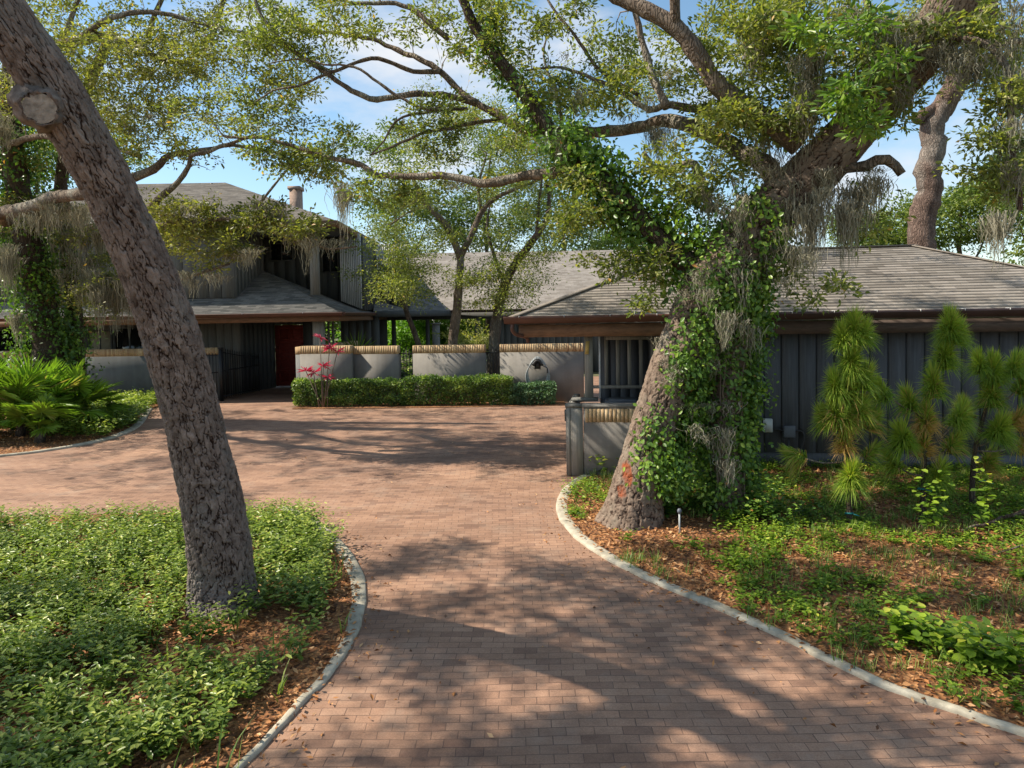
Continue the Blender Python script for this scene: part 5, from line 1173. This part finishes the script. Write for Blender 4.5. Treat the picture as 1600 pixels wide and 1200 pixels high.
n = 30000; X = rng.uniform(-75, 75, n); Yy = rng.uniform(60, 66, n); Zz = rng.random(n) ** .8 * (3.2 + 2.6 * vnoise(np.column_stack([X, X]), .12, 61) + 1.2 * vnoise(np.column_stack([X, X]), .6, 62))
o = leaves('far_woods', np.column_stack([X, Yy, Zz]), rdir(n), rdir(n, .3), rng.uniform(.5, .9, n), .4, np.clip(rng.normal(.45, .25, n), 0, 1), M['far_leaf']); stuff(o, 'low band of distant woods beyond the house', 'woods')
# bright garden seen through the breezeway
for i, (px, Y, w, h, lab) in enumerate(((608, 41, 26, 34, 'bright green shrub seen under the breezeway roof, leftmost'), (640, 42, 30, 34, 'bright green shrub under the breezeway roof beside the thin post'), (690, 43, 30, 30, 'bright shrub beyond the round breezeway column'), (560, 42, 30, 28, 'shrub glimpsed through the dark opening beside the entry'))):
    b = P(px, 520, Y); b[2] = 0; T = Tree('garden_shrub', lab, b, 'shrub', 'sunny shrubs beyond the breezeway')
    T.limb([b, b + [0, 0, .6], b + [.1, 0, 1.4]], .06, .03, M['bark_limb'], 'trunk', 6, step=.3); T.grow(blob(px, 525, w, h, Y, 1.2, 130), nl=30, rad=.35); T.finish(M['far_bright'], M['bark_limb'], Ls=(.12, .22), wr=.5)
b = P(738, 545, 29); b[2] = 0; T = Tree('garden_shrub', 'orange green croton like shrub behind the middle wall panel', b, 'shrub')
T.limb([b, b + [0, 0, .8], b + [0, 0, 1.6]], .05, .03, M['bark_limb'], 'trunk', 6, step=.3); T.grow(blob(738, 528, 24, 24, 29, .6, 60), nl=26, rad=.2); T.finish(M['oak_leaf_yellow'], M['bark_limb'], Ls=(.12, .2), wr=.3)
b = P(612, 0, 24)
for px, Y, lab in ((632, 24.6, 'dark strappy plant behind the left iron grille'), (769, 24.8, 'glossy low plant in the gap at the dark trunk')):
    c = P(px, 600, Y); T = empty('courtyard_plant', (c[0], Y, 0), lab, 'plant'); pp_ = np.column_stack([rng.normal(c[0], .3, 16), rng.normal(Y, .25, 16)])
    plants('foliage', pp_, .02, 1.3, M['hedge'], '', '', parent=T, stems=(4, 7), per=9, Lr=(.14, .26), wr=.3, spread=.4, kind=False)

# ===== hedges =====
def hedge(px0, px1, label, top, dep, mat, y0=637, dens=1.0):
    a, b_ = G(px0, y0 - (px0 - 460) * .008), G(px1, y0 - (px1 - 460) * .008); Lx = b_[0] - a[0]
    root = empty('hedge', ((a[0] + b_[0]) / 2, a[1] + dep / 2, 0), label, 'hedge', 'clipped hedge along the courtyard wall')
    n = int(3900 * Lx * dens); u = rng.random(n); f = rng.random(n)
    face = rng.choice(3, n, p=[.46, .40, .14]); x = u.copy(); y = rng.random(n); z = rng.random(n)
    y = np.where(face == 0, rng.exponential(.09, n), y); z = np.where(face == 1, 1 - rng.exponential(.07, n), z); x = np.where(face == 2, np.where(f < .5, rng.exponential(.03, n), 1 - rng.exponential(.03, n)), x)
    X = a[0] + x * Lx; bul = .22 * (vnoise(np.column_stack([X, z * 2]), 2.2, 51) - .5) + .12 * (vnoise(np.column_stack([X, z * 1.3]), 6, 55) - .5)
    tz = top * (1 + .22 * (vnoise(np.column_stack([X, y]), 1.6, 52) - .5) + .12 * (vnoise(np.column_stack([X, y]), 6, 53) - .5))
    Z = .05 + np.clip(z, 0, 1.05) * tz; ins = .12 * np.clip(1 - z * 3, 0, 1)
    Y = a[1] + (b_[1] - a[1]) * x + y * dep + bul + ins
    p = np.column_stack([X, Y, Z]); nn = np.where(face[:, None] == 0, [0, -1, .6], np.where(face[:, None] == 1, [0, -.2, 1], [0, -.3, .7]))
    Ls = rng.uniform(.05, .085, n)
    leaves('foliage', p + rng.normal(0, .02, (n, 3)), rdir(n, .3), unit(nn + rng.normal(0, .6, (n, 3))), Ls, Ls * .55, np.clip(rng.normal(.52, .2, n) + .6 * (vnoise(np.column_stack([X * 3, Z * 3 + Y]), 1.6, 54) - .5), 0, 1), mat, root, shape=4)
    mb = MB()
    for i in range(int(Lx * 9)):
        c = np.array([a[0] + rng.uniform(.02, .98) * Lx, a[1] + rng.uniform(.15, .85) * dep, .02]); mb.tube([c, c + [rng.normal(0, .05), rng.normal(0, .05), top * .5], c + [rng.normal(0, .12), rng.normal(0, .1), top * .92]], [.012, .008, .004], 4)
    mb.build('stems', M['bark_dark'], root); return root
hedge(458, 631, 'left lower stretch of clipped hedge, beside the pink plant', .74, .62, M['hedge'])
hedge(630, 800, 'taller middle stretch of clipped hedge under the wall', .83, .66, M['hedge'])
hedge(798, 868, 'bluish rounded bush ending the hedge under the hose', .58, .6, M['hedge_blue'], dens=1.0)

# pink cordyline
def rosette(mb_pos, c, n, L0, w, up=.3):
    a = rng.random(n) * 6.283; e = rng.uniform(-.25, 1.1, n); d = unit(np.column_stack([np.cos(a), np.sin(a), e])); L1 = rng.uniform(.6, 1, n) * L0
    mb_pos.append((np.repeat(np.array(c)[None], n, 0), d, unit(np.column_stack([-np.cos(a) * .4, -np.sin(a) * .4, np.ones(n)])), L1, np.full(n, w)))
ti = G(500, 632); root = empty('cordyline', (*xy(500, 22.1), 0), 'pink and red leaved cordyline standing above the hedge at the wall end', 'plant'); mb = MB(); acc = []
for px, py, n in ((505, 572, 26), (515, 545, 34), (500, 528, 18), (512, 590, 22), (527, 550, 18), (478, 580, 26), (490, 583, 22)):
    c = P(px, py, 22.15); b_ = np.array([P(503, 632, 22.1)[0] + rng.normal(0, .08), 22.1, .02]); mb.tube([b_, (b_ + c) / 2 + [0, 0, -.05], c], [.02, .016, .012], 6); rosette(acc, c, int(n * .75), .34, .042)
mb.build('stems', M['vine_stem'], root, smooth=True); z_ = [np.concatenate([a[i] for a in acc]) for i in range(5)]
leaves('foliage', z_[0], z_[1], z_[2], z_[3], z_[4], rng.random(len(z_[3])), M['pink'], root, shape=6, droop=.25)

# ===== palmettos =====
def palmetto(px, Y, label, nf, hmax, wid):
    c = P(px, 640, Y); c[2] = 0; root = empty('palmetto', c, label, 'palm', 'fan leaved palmettos in the far left bed'); mb = MB()
    mb.tube([c, c + [.05, 0, .35]], [.12, .09], 10); mb.build('trunk', M['bark_dark'], root)
    for _ in range(nf):
        a = rng.random() * 6.283; el = rng.uniform(.25, 1.35); l = rng.uniform(.5, 1) * hmax * .62; d = np.array([math.cos(a) * math.cos(el), math.sin(a) * math.cos(el), math.sin(el)])
        tip = c + [0, 0, .3] + d * l * [wid, wid, 1]; m2 = MB(); m2.tube([c + [0, 0, .25], c + [0, 0, .3] + d * l * .5 * [wid, wid, 1] + [0, 0, .06], tip], [.013, .011, .009], 5, r=.4)
        fd = unit(d + np.array([0, 0, rng.uniform(-.5, .1)])); nrm = unit(np.cross(np.cross(fd, [0, 0, 1.0]), fd) + rng.normal(0, .25, 3)); sd = np.cross(fd, nrm); k = 26; th = np.linspace(-2.0, 2.0, k) + rng.normal(0, .03, k)
        dd = np.cos(th)[:, None] * fd + np.sin(th)[:, None] * sd + nrm * rng.normal(0, .05, (k, 1)); Lf = rng.uniform(.62, .9) * (1 - .18 * np.abs(th) / 2) * hmax * .42 * rng.uniform(.9, 1.05, k)
        V, Fc, kk = leaf_geo(np.repeat(tip[None], k, 0), dd, np.repeat(nrm[None], k, 0) + rng.normal(0, .2, (k, 3)), Lf, np.full(k, .048), 6, rng.uniform(.02, .22), .15)
        r0 = np.clip(rng.normal(.5, .22), 0, 1); m2.add(V, Fc, r=np.clip(np.repeat(rng.normal(r0, .1, k), kk), 0, 1)); m2.build('frond', M['palm'], root)
palmetto(30, 17.4, 'largest bright palmetto at the left edge before the ivy covered trunk', 46, 2.5, 1.0)
palmetto(98, 18.3, 'palmetto just right of the largest one, beside the ivy covered trunk', 34, 1.9, 1.15)
palmetto(-70, 16.8, 'palmetto cut by the left edge of the view', 30, 2.4, 1.0)
palmetto(60, 16.4, 'small low palmetto nearest the curved kerb', 16, 1.2, 1.1)
c = P(560, 545, 25.5); root = empty('fan_palm', (c[0], 25.5, 0), 'dark fan palm tip showing above the return wall', 'palm'); mb = MB(); mb.tube([(c[0], 25.5, .0), (c[0], 25.5, 1.5)], .06, 8); mb.build('trunk', M['bark_dark'], root)
a = np.linspace(.1, 3.04, 26); dd = np.column_stack([np.cos(a), rng.normal(0, .3, 26), np.sin(a)]); leaves('frond', np.repeat(np.array([[c[0], 25.5, 1.5]]), 26, 0), dd, np.repeat([[0, -1, .3]], 26, 0), rng.uniform(.6, .9, 26), .04, rng.random(26) * .4, M['palm'], root, shape=6)

# ===== young pines =====
def pine(label, trunk, tufts, Y, r=.035, ties=()):
    pts = [P(a, b, Y + (c if c else 0)) for a, b, c in trunk]; pts[0][2] = 0
    root = empty('young_pine', (pts[0][0], pts[0][1], 0), label, 'tree', 'young long needled pines before the garage wall')
    q, rr_ = resample(pts, np.linspace(r, r * .4, len(pts)), .06); mb = MB(); mb.tube(q, rr_, 8); mb.build('trunk', M['bark_dark'], root, smooth=True)
    for (px, py, dy, n, L0, up, brown, att) in tufts:
        c = P(px, py, Y + dy); j = np.argmin(np.linalg.norm(q - P(*att, Y), axis=1)) if att else None
        m2 = MB()
        if att:
            a_ = q[j]; mid = (a_ + c) / 2 + [0, 0, -.06]; m2.tube(catmull([a_, mid, c], 5), np.linspace(.014, .008, 11), 6); ax = unit(c - mid)
        else: ax = np.array([0, 0, 1.0])
        ax = unit(ax + [0, 0, up * 1.2]); sh = .16 if att else .22
        m2.tube([c - ax * sh, c + ax * .04], [.010, .012], 6); m2.build('branch', M['bark_limb'], root, smooth=True)
        n = int(n * 1.25); s_ = rng.random(n) ** .8; base = c - ax * (sh * (1 - s_))[:, None]; rd = rng.normal(0, 1, (n, 3)); rd = unit(rd - (rd @ ax)[:, None] * ax)
        d = unit(rd * (1.0 - .72 * s_ ** 2)[:, None] + ax * (.5 + 1.1 * s_ ** 2)[:, None] + rng.normal(0, .12, (n, 3)))
        L1 = L0 * 1.3 * rng.uniform(.75, 1.1, n); dr_ = 1.1 * (1 - s_ ** 2.4) * rng.uniform(.6, 1.3, n)
        w = .0046; sd = unit(np.cross(d, rng.normal(0, 1, (n, 3)))) * w; p1 = base + d * (L1 * .45)[:, None] - np.array([0, 0, 1.0]) * (dr_ * L1 * .14)[:, None]; p2 = base + d * (L1 * .85)[:, None] - np.array([0, 0, 1.0]) * (dr_ * L1 * .62)[:, None]
        V = np.stack([base - sd, base + sd, p1 + sd, p1 - sd, p2], 1).reshape(-1, 3); b0_ = np.arange(n)[:, None] * 5; rn_ = np.clip(rng.normal(.45 + .25 * s_, .14), 0, .78)
        rn_ = np.where(rng.random(n) < brown * (1 - s_) * 1.6, rng.uniform(.85, 1, n), rn_)
        np_mesh('needle_tuft', V, [b0_ + [0, 1, 2, 3], b0_ + [3, 2, 4]], M['needle'], root, {'rnd': np.repeat(rn_, 5)})
    for (px, py) in ties:
        c = P(px, py, Y); mb = MB(); mb.tube([c + [-.05, 0, 0], c + [0, -.05, .01], c + [.05, 0, .0], c + [0, .05, 0], c + [-.05, 0, 0]], .012, 5); mb.tube([c + [.03, -.03, 0], c + [.1, -.06, -.02]], .008, 5); mb.build('tie_ribbon', M['teal'], root)
    return root
pine('leftmost young pine, bright and upright with bare forked lower twigs', [(1327, 828, 0), (1327, 780, 0), (1324, 720, 0), (1322, 640, 0), (1330, 570, 0), (1334, 520, 0)],
     [(1334, 512, 0, 900, .30, 1, 0, None), (1352, 590, -.05, 420, .27, .8, 0, (1326, 640)), (1304, 600, -.05, 420, .27, .8, 0, (1326, 645)), (1346, 636, -.05, 420, .27, .7, .2, (1324, 670)), (1303, 640, -.05, 360, .27, .7, .2, (1324, 675)), (1317, 526, -.03, 420, .26, 1, 0, (1328, 580)), (1350, 520, 0, 420, .26, 1, 0, (1330, 585)), (1330, 562, -.02, 900, .31, 1, 0, None), (1326, 606, 0, 900, .32, 1, .12, None), (1322, 648, 0, 800, .31, 1, .25, None), (1320, 682, 0, 420, .26, 1, .8, None),
      (1287, 652, .1, 420, .24, .6, 0, (1320, 690)), (1364, 656, .1, 380, .25, .4, .3, (1324, 700)), (1243, 710, .2, 330, .24, .1, .3, (1322, 722)), (1362, 704, .1, 260, .22, .3, .2, (1324, 725)), (1330, 745, -.15, 800, .30, .8, 0, (1326, 765))], 9.0, .04, [(1327, 802)])
pine('middle young pine, darker with a leaning pale stem', [(1441, 822, 0), (1443, 760, 0), (1446, 690, 0), (1452, 620, 0), (1468, 560, 0), (1480, 515, 0)],
     [(1484, 508, 0, 800, .30, 1, 0, None), (1496, 520, 0, 400, .26, 1, 0, (1470, 560)), (1476, 552, 0, 800, .30, 1, 0, None), (1458, 596, -.05, 600, .28, 1, .1, None), (1378, 610, -.1, 420, .25, .9, 0, (1450, 650)), (1420, 625, 0, 420, .27, .6, .1, (1450, 655)), (1447, 650, 0, 600, .28, 1, .9, None), (1444, 690, 0, 420, .28, 1, 1.2, None), (1410, 684, -.15, 800, .31, .9, 0, (1445, 720)), (1500, 650, 0, 600, .28, .9, 0, (1450, 700)), (1466, 738, -.1, 480, .27, .7, 0, (1444, 760)), (1490, 690, .1, 400, .27, .4, .3, (1446, 725)), (1395, 720, .1, 300, .26, .4, .1, (1444, 745))], 9.2, .038, [(1432, 812), (1440, 764)])
pine('rightmost young pine, broad and partly cut by the right edge', [(1520, 806, 0), (1519, 760, 0), (1524, 700, 0), (1540, 640, 0), (1550, 590, 0)],
     [(1552, 575, 0, 700, .29, 1, 0, None), (1530, 566, 0, 420, .25, 1, 0, (1548, 600)), (1585, 572, 0, 600, .29, .9, 0, (1545, 620)), (1548, 612, 0, 800, .30, 1, .1, None), (1560, 672, -.15, 900, .32, .9, 0, (1530, 700)), (1600, 600, 0, 420, .28, .7, .1, (1540, 640)), (1592, 650, .1, 420, .28, .5, 1.1, (1535, 680)), (1604, 690, .1, 380, .27, .4, .9, (1530, 705)), (1505, 640, .2, 420, .27, .8, .1, (1530, 690)), (1545, 720, .1, 500, .28, .6, .4, (1522, 740))], 9.6, .042, [(1536, 752)])

# ===== small things =====
def sprig(px, py, label, n, z=.5, col='cover_bright', Lr=(.08, .13)):
    c = G(px, py); root = empty('leafy_seedling', c, label, 'plant'); plants('foliage', np.array([[c[0] + rng.normal(0, .1), c[1] + rng.normal(0, .1)] for _ in range(n)]), .03, z, M[col], '', '', parent=root, stems=(3, 5), per=7, Lr=Lr, wr=.7, spread=.2, kind=False)
sprig(1460, 850, 'bright heart leaved seedling near the middle pine and fallen branch', 3, .75)
sprig(1555, 845, 'tall thin seedling at the right edge under the last pine', 2, .9)
sprig(1440, 1010, 'leafy clump by the dark garden stake at lower right', 7, .3, Lr=(.09, .14)); sprig(1560, 1060, 'dense green clump at the lower right corner of the bed', 9, .35, Lr=(.08, .13))
sprig(935, 745, 'small light green sprout beside the bin enclosure corner', 2, .35); sprig(960, 742, 'twin sprout between the enclosure and oak trunk', 2, .33)
c = G(1062, 838); rt = empty('sprinkler_head', c, 'thin pipe with small grey cap at the oak foot', 'sprinkler'); mb = MB(); mb.tube([c, c + [0, 0, .3]], .011, 8); mb.build('riser', M['white_plastic'], rt, smooth=True); mb = MB(); mb.tube([c + [0, 0, .29], c + [0, 0, .31], c + [0, 0, .33], c + [0, 0, .35]], [.02, .028, .028, .015], 10); mb.build('cap', M['grey_box'], rt, smooth=True)
c = G(1522, 1022); rt = empty('garden_stake', c, 'short black stake standing in leaves at lower right', 'stake'); mb = MB(); mb.tube([c, c + [0, 0, .2]], .012, 8); mb.build('shaft', M['black_rubber'], rt); mb = MB(); mb.tube([c + [0, 0, .195], c + [0, 0, .23], c + [0, 0, .24]], [.02, .022, .006], 8); mb.build('cap', M['black_rubber'], rt)
a, b_ = G(1505, 838) + [0, 0, .06], G(1660, 812) + [0, 0, .30]; rt = empty('fallen_branch', a, 'pale dead branch lying across the bed at the right edge', 'branch'); mb = MB(); x = np.linspace(0, 1, 12)[:, None]; mb.tube(a + (b_ - a) * x + rng.normal(0, .012, (12, 3)), np.linspace(.016, .03, 12), 7); mb.build('stick', M['bark_pale'], rt, smooth=True)
mb = MB(); mb.tube([a + (b_ - a) * .35, a + (b_ - a) * .5 + [0, -.2, .12], a + (b_ - a) * .6 + [.05, -.4, .1]], [.009, .007, .004], 5); mb.build('twig', M['bark_pale'], rt)
a, b_ = G(1545, 880) + [0, 0, .08], G(1660, 862) + [0, 0, .12]; rt = empty('fallen_branch', a, 'thinner grey dead stick below the pale branch', 'branch'); mb = MB(); mb.tube([a, (a + b_) / 2 + [0, 0, .05], b_], [.006, .01, .012], 6); mb.build('stick', M['bark_pale'], rt, smooth=True)
